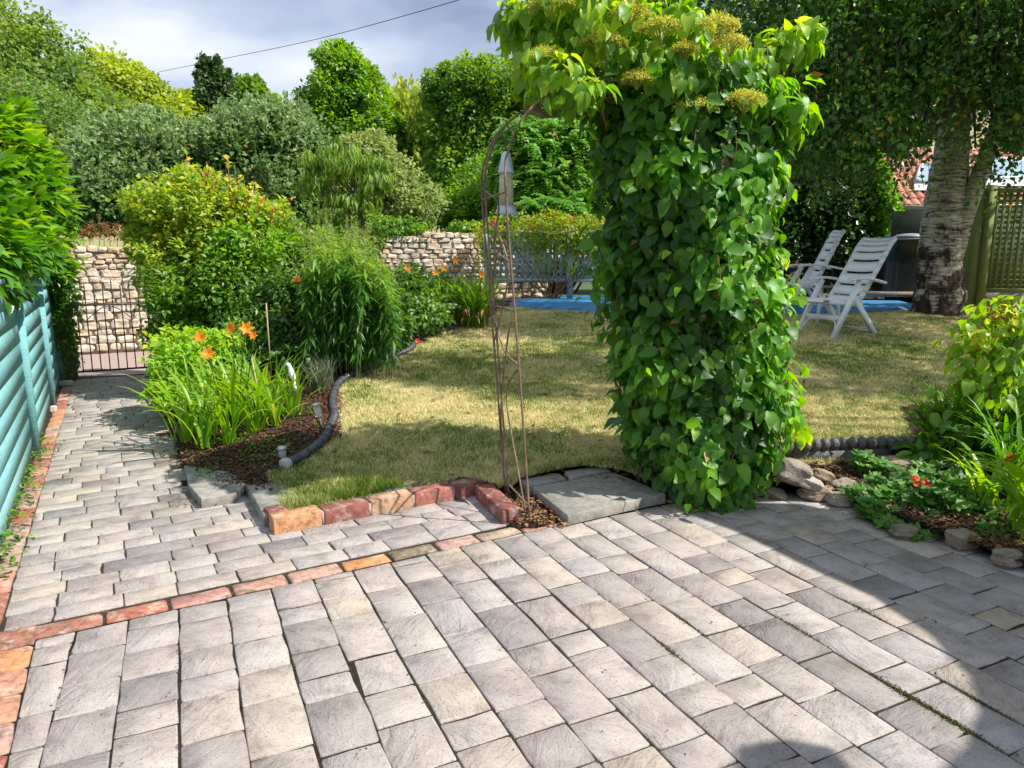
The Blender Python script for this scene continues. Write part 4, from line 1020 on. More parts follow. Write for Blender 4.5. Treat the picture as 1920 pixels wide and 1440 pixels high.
leafobj('young_leaves', P, norm(O * .7 + np.array([0, 0, -.75]) + rdir(m) * .5), norm(O * .4 + np.array([0, 0, .8]) + rdir(m) * .35), R.uniform(.045, .092, m), .5 + ct + R.normal(0, .16, m), 'heart2', M['lime'], hy)
# sprays at right edge and low right
tb2 = [blob(1455, 470, 18, 20, 3.9, .08), blob(1500, 802, 22, 18, 3.85, .06), blob(1465, 790, 30, 14, 3.85, .08), blob(1440, 330, 20, 50, 3.95, .1), blob(1400, 640, 34, 110, 3.7, .1), blob(1448, 690, 12, 50, 3.85, .08)]
P, O, ct = crown_pts(tb2, 260, 60, .4, .2); m = len(P)
leafobj('side_shoots', P, norm(O * .6 + np.array([0, 0, -.7]) + rdir(m) * .5), norm(np.array([0, 0, .8]) + O * .6 + rdir(m) * .3), R.uniform(.045, .085, m), .85 + R.normal(0, .12, m), 'heart', M['hyd'], hy)
b = MB()
for _ in range(46):
    e_ = tb_[int(R.integers(len(tb_)))]; e2 = e_[0] + rdir(1)[0] * e_[1] * .8; s_ = at(rnd(1130, 1380), rnd(170, 260), 4.)
    b.tube(spline([s_, (s_ + e2) / 2 + rdir(1)[0] * .08, e2], 8), np.linspace(.008, .003, 8), 5)
b.tube(spline([at(1290, 190, 4.), at(1400, 130, 4.05), at(1480, 95, 4.05), at(1530, 72, 4.05)], 10), np.linspace(.008, .003, 10), 5)
b.tube(spline([at(1060, 150, 3.9), at(1000, 120, 3.85), at(950, 40, 3.85), at(925, 35, 3.85)], 10), np.linspace(.007, .002, 10), 5)
b.tube(spline([at(1440, 840, 3.85), at(1480, 800, 3.85), at(1525, 775, 3.85)], 8), .003, 5)
b.build('shoot_stems', M['redstem'], hy, True)['kind'] = 'stuff'
b = MB()
for _ in range(16):
    x = rnd(.72, 1.3); y = rnd(3.85, 4.15); b.tube(spline([(x, y, 0), (x + rnd(-.1, .1), y, .7), (x + rnd(-.15, .15), y + .1, 1.4), (x + rnd(-.2, .2), y, 2.2)], 14), np.linspace(.014, .006, 14), 6)
b.build('main_stems', M['twig'], hy, True)
for (px, py, r_) in [(1303, 205, 34), (1397, 190, 30), (1035, 12, 34), (1180, 28, 30), (1345, 52, 32), (1240, 55, 32), (1130, 85, 36), (1025, 112, 32), (1370, 85, 26), (1285, 95, 20), (1195, 150, 22)]:
    c = at(px, py, 3.55 if py > 150 else 3.5); rr = r_ * 1.18 / F * 3.75; k = 1100
    a = R.uniform(0, 6.28, k); u = np.sqrt(R.uniform(0, 1, k)); P = c + np.stack([np.cos(a) * u * rr, np.sin(a) * u * rr * .8, .45 * rr * (1 - u * u) + R.normal(0, .007, k)], -1)
    V, Fc = scat(P, rdir(k), rdir(k), .011, 'far'); b = MB(); b.add(V, [Fc], np.repeat(np.clip(R.uniform(.2, .85, k), 0, 1), 4))
    for _ in range(26):
        j = int(R.integers(k)); b.tube([c - [0, 0, rr * .6], (c - [0, 0, rr * .2]) * .5 + P[j] * .5, P[j]], .0014, 3, .3, False)
    for _ in range(7):
        j = int(R.integers(k)); V2, F2 = scat(P[j:j + 1] + [[0, 0, .006]], rdir(1), [[0, 0, 1.]], .022, 'far'); b.add(V2, [F2], 1.)
    b.build('flower_head', M['head'], hy)

# ============================================================ PLANTS LEFT
# laurel hedge over the fence
lh = thing('laurel_hedge', 'glossy laurel hedge bulging over the top of the teal fence', 'hedge', (*(fr - fn * .6 + fd * 1.), 0))
lb_ = [blob(5, 335, 62, 90, 5.6, .5), blob(55, 380, 42, 70, 6.6, .5), blob(84, 455, 28, 75, 7.2, .4), blob(10, 440, 58, 64, 5.0, .4), blob(-20, 490, 54, 42, 4.3, .35), blob(50, 470, 38, 44, 5.8, .3), blob(-60, 300, 80, 120, 5.2, .6), blob(-80, 470, 80, 80, 4., .5), blob(5, 262, 32, 26, 5.6, .3), blob(-140, 420, 90, 160, 3.6, .5)]
P, O, ct = crown_pts(lb_, 7500, 330, .24, .6); m = len(P)
T = norm(O * .8 + rdir(m) * .45 + np.array([.25, -.15, .12])); N = norm(np.array([0, 0, 1.]) + O * .4 + rdir(m) * .35); S = R.uniform(.07, .125, m)
keep = P[:, 2] > .9; P, O, ct, T, N, S = [a[keep] for a in (P, O, ct, T, N, S)]; m = len(P)
px, py = proj(P); dn = np.linalg.norm(P, axis=1)
cand = np.where((px > -5) & (px < 150) & (O[:, 1] < 0) & (S > .085))[0]; cand = cand[np.argsort(dn[cand])][:900]; R.shuffle(cand); ind = cand[:300]; rest = np.setdiff1d(np.arange(m), ind)
tn = .36 + ct + R.normal(0, .15, m) + .2 * sstep(1.5, 2.2, P[:, 2])
leafobj('leaves', P[rest], T[rest], N[rest], S[rest], tn[rest], 'laurel', M['laurel'], lh)
leafparts('leaf', P[ind], T[ind], N[ind], S[ind], ['laurel', 'oval'], M['laurel'], lh)
b = MB()
for _ in range(40):
    q = fr + fd * rnd(-1, 4.6) - fn * rnd(.3, .7); e_ = lb_[int(R.integers(len(lb_)))]; b.tube(spline([(*q, 0), (*(q + R.normal(0, .1, 2)), .9), e_[0] + rdir(1)[0] * e_[1] * .6], 8), np.linspace(.016, .004, 8), 5)
b.build('stems', M['twig'], lh, True)
# ivy pillar beside the gate
iv = thing('ivy_column', 'leafy ivy climbing the post between the teal fence and the iron gate', 'ivy', gp(122, 712))
b = MB(); c = gp(120, 712); b.box(c + [0, .1, .7], (.16, .16, 1.4), .5); b.build('timber_post', M['oldwood'], iv)
foliage('foliage', [blob(122, 640, 13, 75, 7.65, .14), blob(120, 540, 17, 50, 7.5, .16), blob(118, 580, 18, 60, 7.55, .15)], 2400, .06, M['ivy'], iv, 'mid', clumps=70, spread=.5, droop=.5)
iv2 = []
for _ in range(420):
    q = fr + fd * rnd(-.6, 2.1) + fn * abs(R.normal(.03, .05)); iv2.append([q[0], q[1], rnd(.01, .08)])
iv2 = np.array(iv2); m = len(iv2)
o = leafobj('creeping_weeds', iv2, rdir(m) * [1, 1, .3], np.array([0, 0, 1.]) + rdir(m) * .5, R.uniform(.02, .045, m), .5 + R.normal(0, .2, m), 'mid', M['ivy']); tag(o, 'green ivy and weeds creeping along the foot of the teal fence', 'weeds')

# big shrub left of the lawn
def stems(parent, base, tops, r0=.008, mt=None, n=7, name='stems', wob=.06):
    b = MB()
    for t_ in tops:
        s_ = np.array(base) + [rnd(-.12, .12), rnd(-.12, .12), 0]; b.tube(spline([s_, (s_ + t_) / 2 + rdir(1)[0] * wob, t_], n), np.linspace(r0, r0 * .3, n), 5)
    return b.build(name, mt or M['twig'], parent, True)
def tops_of(blobs, k): 
    return [bb[0] + rdir(1)[0] * bb[1] * rnd(.5, .95) for bb in (blobs[int(R.integers(len(blobs)))] for _ in range(k))]
def gb_(px, y):
    c = at(px, 600, y); return np.array([c[0], c[1], tz(c[0], c[1])])
vs = thing('variegated_shrub', 'tall loose shrub with yellow green variegated leaves and reddish tips beside the gate', 'shrub', gb_(390, 7.3))
vb = [blob(275, 395, 34, 30, 7.1, .3), blob(495, 410, 36, 34, 7.4, .3), blob(330, 400, 78, 62, 7.2, .5), blob(300, 465, 55, 50, 7.1, .4), blob(420, 440, 80, 75, 7.3, .5), blob(350, 500, 80, 60, 7.0, .5), blob(370, 350, 48, 34, 7.3, .35), blob(450, 385, 40, 38, 7.3, .3)]
vb2 = [blob(350, 560, 65, 60, 6.9, .5), blob(430, 530, 90, 80, 7.0, .5), blob(320, 620, 30, 60, 6.8, .35), blob(480, 470, 60, 60, 7.2, .5), blob(400, 620, 80, 50, 6.9, .45), blob(545, 475, 45, 55, 7.8, .5), blob(600, 470, 40, 40, 8.2, .5)]
foliage('variegated_foliage', vb, 15000, .062, M['varieg'], vs, 'mid', clumps=300, spread=.19, shell=.5, up=.8, droop=.0, tb=.47)
foliage('green_foliage', vb2, 15000, .06, M['bright'], vs, 'mid', clumps=200, spread=.25, up=.8, droop=.1, tb=.42)
stems(vs, gb_(390, 7.3), tops_of(vb + vb2, 60), .014)
for k, (a_, t_) in enumerate([((318, 372), (312, 332)), ((382, 360), (392, 318)), ((270, 400), (256, 362)), ((505, 420), (516, 385)), ((400, 372), (408, 330)), ((465, 410), (468, 366)), ((346, 370), (350, 290)), ((432, 380), (427, 296)), ((440, 400), (450, 330)), ((300, 390), (285, 350)), ((478, 420), (492, 372))]):
    p0, p1 = at(*a_, 7.1), at(*t_, 7.1); b = MB(); b.tube([p0, p1], [.006, .003], 5, .9)
    k_ = 26; u = R.uniform(.15, 1, k_); P = p0 + (p1 - p0) * u[:, None]; d = rdir(k_); d[:, 2] = abs(d[:, 2]) + .1
    b.build('red_shoot', M['redstem'], vs, True); leafobj('shoot_leaves', P, d, rdir(k_) + [0, 0, .8], R.uniform(.04, .075, k_), .8 + R.normal(0, .12, k_), 'mid', M['varieg'], vs)

# goldenrod: upright stems clothed with narrow drooping leaves, feathery lighter tops
def stemmed(name, label, cat, spots, hts, leaf, lsz, nl, mt, y_lean=.05, topt=.3, tl='narrow', dz=(.15, 1.), r=.004, dens_top=0, droop=.7, group=None, smt=None):
    base = np.mean(spots, axis=0); t = thing(name, label, cat, base, 0, group); b = MB(); PP, TT, NN, SS, TN = [], [], [], [], []
    for p, h in zip(spots, hts):
        top = p + np.array([R.normal(0, y_lean), R.normal(0, y_lean), h]); mid_ = (p + top) / 2 + R.normal(0, .02, 3); c = spline([p, mid_, top], 9); b.tube(c, np.linspace(r, r * .4, 9), 4, cap=False)
        u = R.uniform(*dz, nl) ** .8; i = np.clip((u * 8).astype(int), 0, 7); P = c[i] + (c[i + 1] - c[i]) * (u * 8 - i)[:, None]
        a = R.uniform(0, 6.28, nl); d = np.stack([np.cos(a), np.sin(a), -droop + 1.2 * (u - .5) + R.normal(0, .2, nl)], -1)
        PP.append(P); TT.append(d); NN.append(np.tile([0, 0, 1.], (nl, 1)) + rdir(nl) * .3); SS.append(leaf * R.uniform(.6, 1.25, nl) * (1.1 - .55 * sstep(.75, 1., u))); TN.append(.35 + topt * sstep(.6, 1, u) + R.normal(0, .12, nl))
    b.build('stems', smt or M['greentwig'], t, True); leafobj('foliage', np.concatenate(PP), np.concatenate(TT), np.concatenate(NN), np.concatenate(SS), np.concatenate(TN), tl, mt, t)
    return t
sp, ht = [], []
for _ in range(125):
    px = rnd(572, 735); y = rnd(6.0, 7.2); c = at(px, 600, y); p = np.array([c[0], c[1], tz(c[0], c[1])]); topy = 455 + 60 * abs((px - 640) / 90) ** 1.5 + R.normal(0, 18); sp.append(p); ht.append(max(.5, at(px, topy, y)[2] - p[2]))
stemmed('goldenrod', 'tall dense clump of dark green narrow leaved goldenrod stems behind the lawn pipe', 'perennial', np.array(sp), ht, .13, 0, 70, M['golden'], topt=.5)
sp, ht = [], []
for _ in range(60):
    px = rnd(560, 700); y = rnd(7.2, 8.4); c = at(px, 600, y); p = np.array([c[0], c[1], tz(c[0], c[1])]); sp.append(p); ht.append(max(.5, at(px, 425 + R.normal(0, 18), y)[2] - p[2]))
stemmed('feathery_perennial', 'pale yellow green feathery plant rising behind the goldenrod', 'perennial', np.array(sp), ht, .07, 0, 110, M['greybush'], topt=.3, dz=(.3, 1.), droop=-.2)

# rose bush with one orange bloom
rs = thing('rose_bush', 'dark green rose bush with a single apricot bloom between the shrub and the goldenrod', 'rose', gb_(540, 6.5))
rbb = [blob(510, 600, 60, 70, 6.6, .4), blob(560, 620, 45, 60, 6.5, .35), blob(590, 560, 40, 50, 6.7, .3), blob(470, 640, 55, 40, 6.3, .35), blob(560, 670, 60, 30, 6.2, .3), blob(520, 540, 30, 30, 6.6, .25)]
foliage('foliage', rbb, 6500, .055, M['rose'], rs, 'mid', clumps=120, spread=.3, tb=.45)
stems(rs, gb_(540, 6.5), tops_of(rbb, 40) + [at(557, 530, 6.2)], .009)
def bloom(parent, c, r, mt, n=26, name='bloom', sc_='oval'):
    d = rdir(n); d[:, 2] = abs(d[:, 2]) * .7; d[:, 1] -= .4; d = norm(d); leafobj(name, c + d * r * .15, d, rdir(n) * .5 + [0, -.5, .8], np.full(n, r), R.uniform(.2, .8, n), sc_, mt, parent, None)
bloom(rs, at(558, 526, 6.15), .045, M['peach_petal'], 34)

# low lime shrub
ls = thing('lime_shrub', 'low bright lime green shrub at the corner of the path and the left bed', 'shrub', gb_(365, 5.9))
lbb = [blob(345, 670, 50, 45, 5.8, .35), blob(395, 680, 48, 45, 5.8, .35), blob(320, 720, 30, 40, 5.6, .3), blob(350, 740, 45, 35, 5.5, .3), blob(335, 640, 30, 25, 5.9, .25), blob(420, 640, 25, 25, 5.9, .2)]
foliage('foliage', lbb, 5200, .055, M['limebush'], ls, 'mid', clumps=150, spread=.26, up=.8, tb=.5)
stems(ls, gb_(365, 5.9), tops_of(lbb, 30), .007)

# strap leaved clumps
def straps(parent, bases, n, L, w, mt, name='leaves', lean=(.15, .9), tb=.5, seg=8, az=None, tips=None, tv=.14):
    b = MB()
    for _ in range(n):
        p = bases[int(R.integers(len(bases)))] + [R.normal(0, .025), R.normal(0, .025), 0]; a = rnd(0, 6.283) if az is None else az + R.normal(0, .5)
        l_ = L * rnd(.6, 1.15); k = rnd(*lean); d = np.array([math.cos(a), math.sin(a), 0]); s = np.array([-math.sin(a), math.cos(a), 0]); u = np.linspace(0, 1, seg)
        ang = .1 + k * .25 + (k * 2.1) * u ** 1.6; st = l_ / (seg - 1); x = np.concatenate([[0], np.cumsum(np.sin(ang[:-1]) * st)]); z = np.concatenate([[0], np.cumsum(np.cos(ang[:-1]) * st)])
        C = p + x[:, None] * d + z[:, None] * np.array([0, 0, 1.]); ww = w * rnd(.7, 1.2) * np.minimum(1, (1 - u) * 3.2) ** .7 * (.6 + .4 * np.minimum(1, u * 5)); ww[-1] = .0004
        nn = np.stack([-np.cos(ang), np.sin(ang)], -1); up = nn[:, :1] * d + nn[:, 1:] * np.array([0, 0, 1.])
        V = np.stack([C - s * ww[:, None] + up * ww[:, None] * .35, C, C + s * ww[:, None] + up * ww[:, None] * .35], 1).reshape(-1, 3); i = np.arange(seg - 1)[:, None] * 3; j = np.arange(2)[None]
        tt = tb + R.normal(0, tv); tt_ = np.repeat(np.clip(tt + .45 * (sstep(.8, 1, u)) * (rnd(0, 1) < .35), 0, 1), 3)
        V[:, 2] = np.maximum(V[:, 2], p[2] + .008); b.add(V, [np.stack([i + j, i + j + 1, i + 3 + j + 1, i + 3 + j], -1).reshape(-1, 4)], tt_)
    return b.build(name, mt, parent, True)
def lilyflower(parent, c, r, mt, face=None, name='flower'):
    face = norm(np.array(face if face is not None else [rnd(-.5, .5), -1, rnd(.2, .8)])); x = norm(np.cross(face, [0, 0, 1.])); z = np.cross(x, face); k = 6
    a = np.arange(k) * math.pi / 3; d = np.cos(a)[:, None] * x + np.sin(a)[:, None] * z
    leafobj(name, np.tile(c, (k, 1)), d * .8 + face * .55, np.tile(face, (k, 1)), np.full(k, r), R.uniform(.2, .8, k), 'oval', mt, parent, None)
def scape(b, p, q, r=.004): b.tube(spline([p, (p + q) / 2 + [rnd(-.02, .02), 0, .02], q], 7), r, 5)
dl = thing('daylily_clump', 'bright green daylily clump with orange flowers leaning over the path edge', 'daylily', gb_(430, 4.75))
LB = [gp(px, py, .05) for px, py in [(370, 815), (400, 822), (425, 800), (450, 810), (395, 790), (470, 795), (440, 780), (345, 830), (385, 842), (430, 838), (480, 825), (520, 822)]]
straps(dl, LB, 220, .62, .011, M['strap'], lean=(.2, 1.0), tb=.55)
straps(dl, [gp(500, 800, .08), gp(480, 790, .08), gp(515, 790, .08)], 40, .60, .012, M['strap'], lean=(.1, .7), tb=.5, name='upright_leaves')
straps(dl, LB, 14, .45, .008, M['litter'], lean=(.7, 1.3), tb=.9, name='dead_leaves')
b = MB()
for fx, fy, bx, by in [(376, 633, 430, 790), (436, 617, 445, 785), (462, 616, 450, 785), (476, 630, 455, 788), (390, 662, 425, 790)]:
    q = at(fx, fy, 4.75); scape(b, gp(bx, by, .08), q); lilyflower(dl, q, .054 if fx < 470 else .035, M['apricot'], name='flower')
b.build('flower_stems', M['greentwig'], dl, True)
dl2 = thing('lily_fan', 'upright fan of fresh green strap leaves next to the white bird ornament', 'daylily', gp(548, 808, .08))
straps(dl2, [gp(545, 805, .08), gp(552, 800, .08)], 26, .50, .013, M['strap'], lean=(.08, .6), tb=.5)
straps(dl2, [gp(548, 806, .08)], 4, .5, .011, M['strap'], lean=(.8, 1.1), tb=.5, az=3.5, name='arching_leaves')
fdl = thing('far_daylily_clump', 'arching daylily clump with orange blooms where the pipe ends near the pool', 'daylily', gb_(850, 8.3))
fb = [lp(px, 615) for px in (820, 845, 870, 890, 905)]
straps(fdl, fb, 260, .75, .014, M['strap'], lean=(.3, 1.05), tb=.42)
straps(fdl, fb, 60, .5, .012, M['litter'], lean=(.7, 1.4), tb=.85, name='dead_leaves')
b = MB()
for fx, fy in [(834, 504), (855, 488), (902, 516), (764, 503), (818, 512)]:
    q = at(fx, fy, 8.2); scape(b, fb[int(R.integers(5))], q, .004); lilyflower(fdl, q, .052, M['apricot'])
b.build('flower_stems', M['greentwig'], fdl, True)
# low planting between goldenrod and the far daylilies
mp_ = thing('bushy_perennial', 'low dark leafy perennial between the goldenrod and the far daylilies', 'perennial', gb_(770, 8.))
foliage('foliage', [blob(760, 560, 50, 45, 8.2, .5), blob(800, 585, 45, 35, 7.9, .45), blob(740, 610, 35, 35, 7.3, .35), blob(770, 520, 45, 22, 8.8, .4), blob(835, 560, 35, 35, 8.5, .4)], 6500, .065, M['rose'], mp_, 'mid', clumps=110, spread=.32, tb=.6)
straps(mp_, [lp(760, 640), lp(730, 655)], 40, .42, .007, M['croc'], tb=.6, name='grassy_leaves')
rd_ = thing('orange_poppies', 'little plant with two orange red flowers beside the bend of the black pipe', 'flower', lp(762, 640))
b = MB()
for fx, fy in [(758, 622), (783, 640)]: q = at(fx, fy, lp(775, 650)[1]); scape(b, lp(768, 652), q, .002); lilyflower(rd_, q, .035, M['red_petal'])
b.build('stems', M['greentwig'], rd_, True)
# lavender, red ground cover, canes, bird ornament
lv = thing('lavender', 'grey green wispy lavender tuft behind the bend of the pipe', 'lavender', lp(605, 735))
straps(lv, [lp(px, py) for px, py in [(590, 735), (605, 740), (615, 722), (600, 720), (580, 715)]], 420, .24, .0035, M['lavender'], lean=(.1, .6), tb=.5)
rg = []
for _ in range(900): 
    p = gp(rnd(585, 640), rnd(755, 835), .1); rg.append([p[0], p[1], tz(p[0], p[1]) + rnd(0, .03)])
M['purple'] = leafmat('purple_groundcover', G3((.04, .012, .02), (.09, .03, .035), (.16, .07, .06)), .6, .25)
rg = np.array(rg); m = len(rg); o = leafobj('bugle_groundcover', rg, rdir(m) + [0, 0, .4], rdir(m) * .6 + [0, 0, 1.], R.uniform(.018, .04, m), .5 + R.normal(0, .2, m), 'mid', M['purple']); tag(o, 'dark purple ground cover spilling over a gap in the black pipe', 'ground cover')
for (a_, t_, y, lab) in [((502, 805), (471, 668), 4.75, 'leaning bamboo cane standing among the daylily leaves'), ((507, 680), (499, 568), 5.9, 'thin bamboo cane in front of the rose bush'), ((650, 680), (700, 600), 6.4, 'slim dead stalk leaning at the foot of the goldenrod')]:
    p = gp(*a_, .08) if y < 5 else at(*a_, y); q = at(*t_, p[1]); p = p - [0, 0, .12]; b = MB(); b.tube([p, q], .006, 6); o = b.build('garden_cane', M['cane'], None, True); tag(o, lab, 'cane')
# goose ornament
gs = thing('bird_ornament', 'small white bird figurine standing among the lily leaves', 'ornament', gp(545, 760, .1))
g0 = at(545, 700, 5.0); k = 2.9 / F
b = MB(); b.tube(spline([g0 + [-14 * k, 0, 26 * k], g0 + [-5 * k, 0, 28 * k], g0 + [0, 0, 12 * k], g0 + [5 * k, 0, -8 * k], g0 + [11 * k, 0, -28 * k]], 16), np.array([2, 5, 7.5, 7, 6.5, 6.5, 7, 8, 9, 10, 10.5, 10.5, 9.5, 8, 5, 2]) * k, 12); b.build('body', M['porcelain'], gs, True)
b = MB(); b.lathe(g0 + [11 * k, 0, -44 * k], [(7 * k, -14 * k), (7 * k, 16 * k)], 12); b.build('base', M['porcelain'], gs)
b = MB(); b.lathe(g0 + [-14 * k, 0, 26 * k], [(2 * k, 0), (.4 * k, 6 * k)], 8, axis=(-1, 0, -.3)); b.build('beak', M['cane'], gs)

# small cherry tree with a thin trunk and drooping leaves
cb = gb_(672, 9.0); ch = thing('cherry_sapling', 'slender young cherry tree with long drooping leaves rising behind the goldenrod', 'tree', cb)
ctop = at(645, 290, 9.); trunkmesh('trunk', [cb, at(682, 440, 9.), at(665, 350, 9.), ctop], [.035, .03, .018, .008], M['twig'], ch, 7)
cbl = [blob(640, 300, 70, 40, 9., .5), blob(600, 340, 50, 30, 9., .4), blob(700, 340, 50, 34, 9., .4), blob(660, 380, 70, 34, 9., .5), blob(590, 295, 34, 24, 8.9, .3), blob(700, 300, 34, 20, 9., .3), blob(620, 400, 50, 20, 8.9, .4), blob(625, 262, 16, 22, 9., .15)]
for bb in cbl: bb[1][:] *= .78
P, O, ct = crown_pts(cbl, 2600, 150, .20, .1); m = len(P)
leafobj('crown', P, norm(O * .35 + np.array([0, 0, -1.]) + rdir(m) * .35), norm(O + rdir(m) * .5), R.uniform(.09, .15, m), .5 + ct + R.normal(0, .14, m), 'narrow2', M['cherry'], ch)
stems(ch, at(670, 385, 9.) - [0, 0, 0], tops_of(cbl, 24), .012, name='branches')

# ============================================================ TREES BEHIND
def bt(*a, **k): return tree(*a, **k)
def gnd(px, y): c = at(px, 500, y); return np.array([c[0], c[1], float(gz(np.array(c[0]), np.array(c[1])))])
bt('ash_tree', 'huge spreading mid green tree filling the top left corner', 'tree', gnd(60, 27), [blob(30, 130, 100, 105, 27, 4), blob(110, 200, 75, 80, 27, 3), blob(165, 260, 75, 80, 27, 3), blob(215, 250, 50, 60, 26, 2), blob(-60, 200, 120, 190, 27, 4), blob(230, 320, 60, 70, 26, 2), blob(40, 290, 120, 100, 26, 3), blob(120, 360, 100, 60, 25, 2)], 70000, .19, M['bigtree'], .4, clumps=520, spread=.17, shell=.6)
ft_ = bt('fruit_tree', 'rounded tree dotted with orange fruit in front of the big left tree', 'tree', gnd(90, 17), [blob(60, 215, 75, 60, 17, 1.6), blob(120, 270, 62, 60, 16.5, 1.5), blob(60, 320, 90, 90, 16.5, 1.6), blob(150, 330, 55, 60, 16, 1.2), blob(130, 395, 80, 40, 15.5, 1.2), blob(-20, 260, 90, 90, 17, 1.6)], 34000, .105, M['fruit_tree'], .16, clumps=300, spread=.22, tb=.42)
fm = rockmesh('fruit', M['fruit'], .3, 2, 1.)
for k in range(46):
    bb = [(60, 215, 75, 60), (120, 270, 62, 60), (150, 330, 50, 50), (60, 300, 70, 70)][int(R.integers(4))]; a = rnd(0, 6.28); u = math.sqrt(rnd(0, 1)); c = at(bb[0] + bb[2] * u * math.cos(a), bb[1] + bb[3] * u * math.sin(a), 15.4 + .9 * u)
    o = bpy.data.objects.new('fruit', fm); COL.objects.link(o); o.parent = ft_; o.location = [float(v) for v in c - origin(ft_)]; o.scale = (.045,) * 3
bt('robinia_tree', 'yellow green airy tree rising above the dark foliage at left', 'tree', gnd(245, 34), [blob(225, 165, 45, 42, 34, 3), blob(262, 175, 40, 40, 34, 3), blob(235, 220, 60, 45, 33, 3), blob(200, 140, 20, 16, 34, 1.5)], 16000, .24, M['yellowtree'], .3, clumps=150, spread=.24)
bt('dark_conifer', 'narrow dark almost black evergreen standing against the sky', 'tree', gnd(405, 40), [blob(390, 155, 14, 36, 40, 1.), blob(420, 165, 16, 36, 40, 1.), blob(405, 205, 28, 50, 40, 1.5), blob(388, 135, 10, 22, 40, .7), blob(412, 122, 6, 14, 40, .5), blob(405, 260, 36, 50, 40, 1.8)], 22000, .20, M['darktree'], .3, clumps=220, spread=.24, shell=.4)
bt('round_tree', 'small round green tree right of the dark evergreen', 'tree', gnd(470, 44), [blob(470, 185, 28, 30, 44, 1.5), blob(455, 178, 18, 20, 44, 1), blob(484, 188, 16, 22, 44, 1)], 3500, .38, M['midtree'], .25, clumps=60, spread=.28)
bt('lime_tree', 'pale yellow green tree low on the skyline left of the dark evergreen', 'tree', gnd(320, 38), [blob(320, 225, 48, 34, 38, 2.5), blob(285, 240, 30, 30, 38, 2), blob(355, 215, 26, 26, 38, 2)], 6000, .38, M['yellowtree'], .25, clumps=80, spread=.26)
bt('background_maple', 'mid green tree behind the lime green one near the dark evergreen', 'tree', gnd(360, 42), [blob(368, 200, 20, 18, 42, 1.2), blob(350, 225, 30, 25, 42, 1.5)], 2500, .38, M['midtree'], .2, clumps=40, spread=.28)
def appletree(label, base, bl, n, shoots, y):
    t = bt('apple_tree', label, 'tree', base, bl, n, .10, M['apple'], .12, group='apple trees behind the garden wall', tm='mid', clumps=260, spread=.24, tb=.42)
    P, T, S = [], [], []; b = MB()
    for _ in range(shoots):
        bb = bl[int(R.integers(len(bl)))]; d = rdir(1)[0]; d[2] = abs(d[2]) * .8 + .2; d[1] = -abs(d[1]); d = norm(d); p = bb[0] + d * bb[1] * rnd(.75, 1.02); h = rnd(.22, .55); q = p + [R.normal(0, .06), R.normal(0, .06), h]; b.tube([p, q], [.006, .003], 4)
        u = R.uniform(.05, 1, 22); P.append(p + (q - p) * u[:, None]); dd = rdir(22); dd[:, 2] = abs(dd[:, 2]) * .8 + .25; T.append(dd)
    P = np.concatenate(P); T = np.concatenate(T); m = len(P); leafobj('shoot_leaves', P, T, rdir(m) * .8 + [0, -.2, .5], R.uniform(.06, .115, m), .6 + R.normal(0, .2, m), 'mid', M['silver'], t); b.build('shoots', M['greybush'], t, True)
    fm_ = rockmesh('apple', M['applefruit'], .3, 2, 1.)
    for k in range(16):
        bb = bl[int(R.integers(len(bl)))]; d = rdir(1)[0]; d[1] = -abs(d[1]) - .4; d = norm(d); c = bb[0] + d * bb[1] * 1.02; o = bpy.data.objects.new('apple', fm_); COL.objects.link(o); o.parent = t; o.location = [float(v) for v in c - origin(t)]; o.scale = (.04,) * 3
    return t
appletree('apple tree with silvery upright shoots left of centre behind the wall', gnd(260, 13), [blob(250, 312, 82, 50, 13, 1.), blob(200, 350, 60, 55, 12.6, .9), blob(305, 298, 58, 46, 13.2, .9), blob(330, 330, 60, 60, 13, .9), blob(200, 385, 75, 35, 12.2, .7), blob(270, 370, 80, 50, 12.6, .8)], 22000, 520, 13)
appletree('apple tree with silvery upright shoots directly right of the dark evergreen', gnd(500, 13.5), [blob(470, 280, 76, 42, 13.6, 1.), blob(540, 278, 58, 46, 13.6, 1.), blob(500, 320, 90, 70, 13.2, .9), blob(420, 320, 60, 60, 13.2, .8), blob(570, 330, 50, 70, 13.4, .8), blob(500, 390, 90, 45, 12.8, .7)], 24000, 520, 13.5)
bt('field_maple', 'bright fresh green pointed tree standing at the centre of the skyline', 'tree', gnd(655, 26), [blob(640, 130, 38, 34, 26, 1.6), blob(668, 150, 38, 40, 26, 1.6), blob(630, 190, 46, 50, 26, 1.8), blob(680, 200, 42, 50, 26, 1.8), blob(650, 250, 70, 55, 26, 2.), blob(720, 245, 34, 34, 25.5, 1.3), blob(645, 105, 16, 18, 26, .8)], 38000, .16, M['bright'], .28, clumps=330, spread=.22)
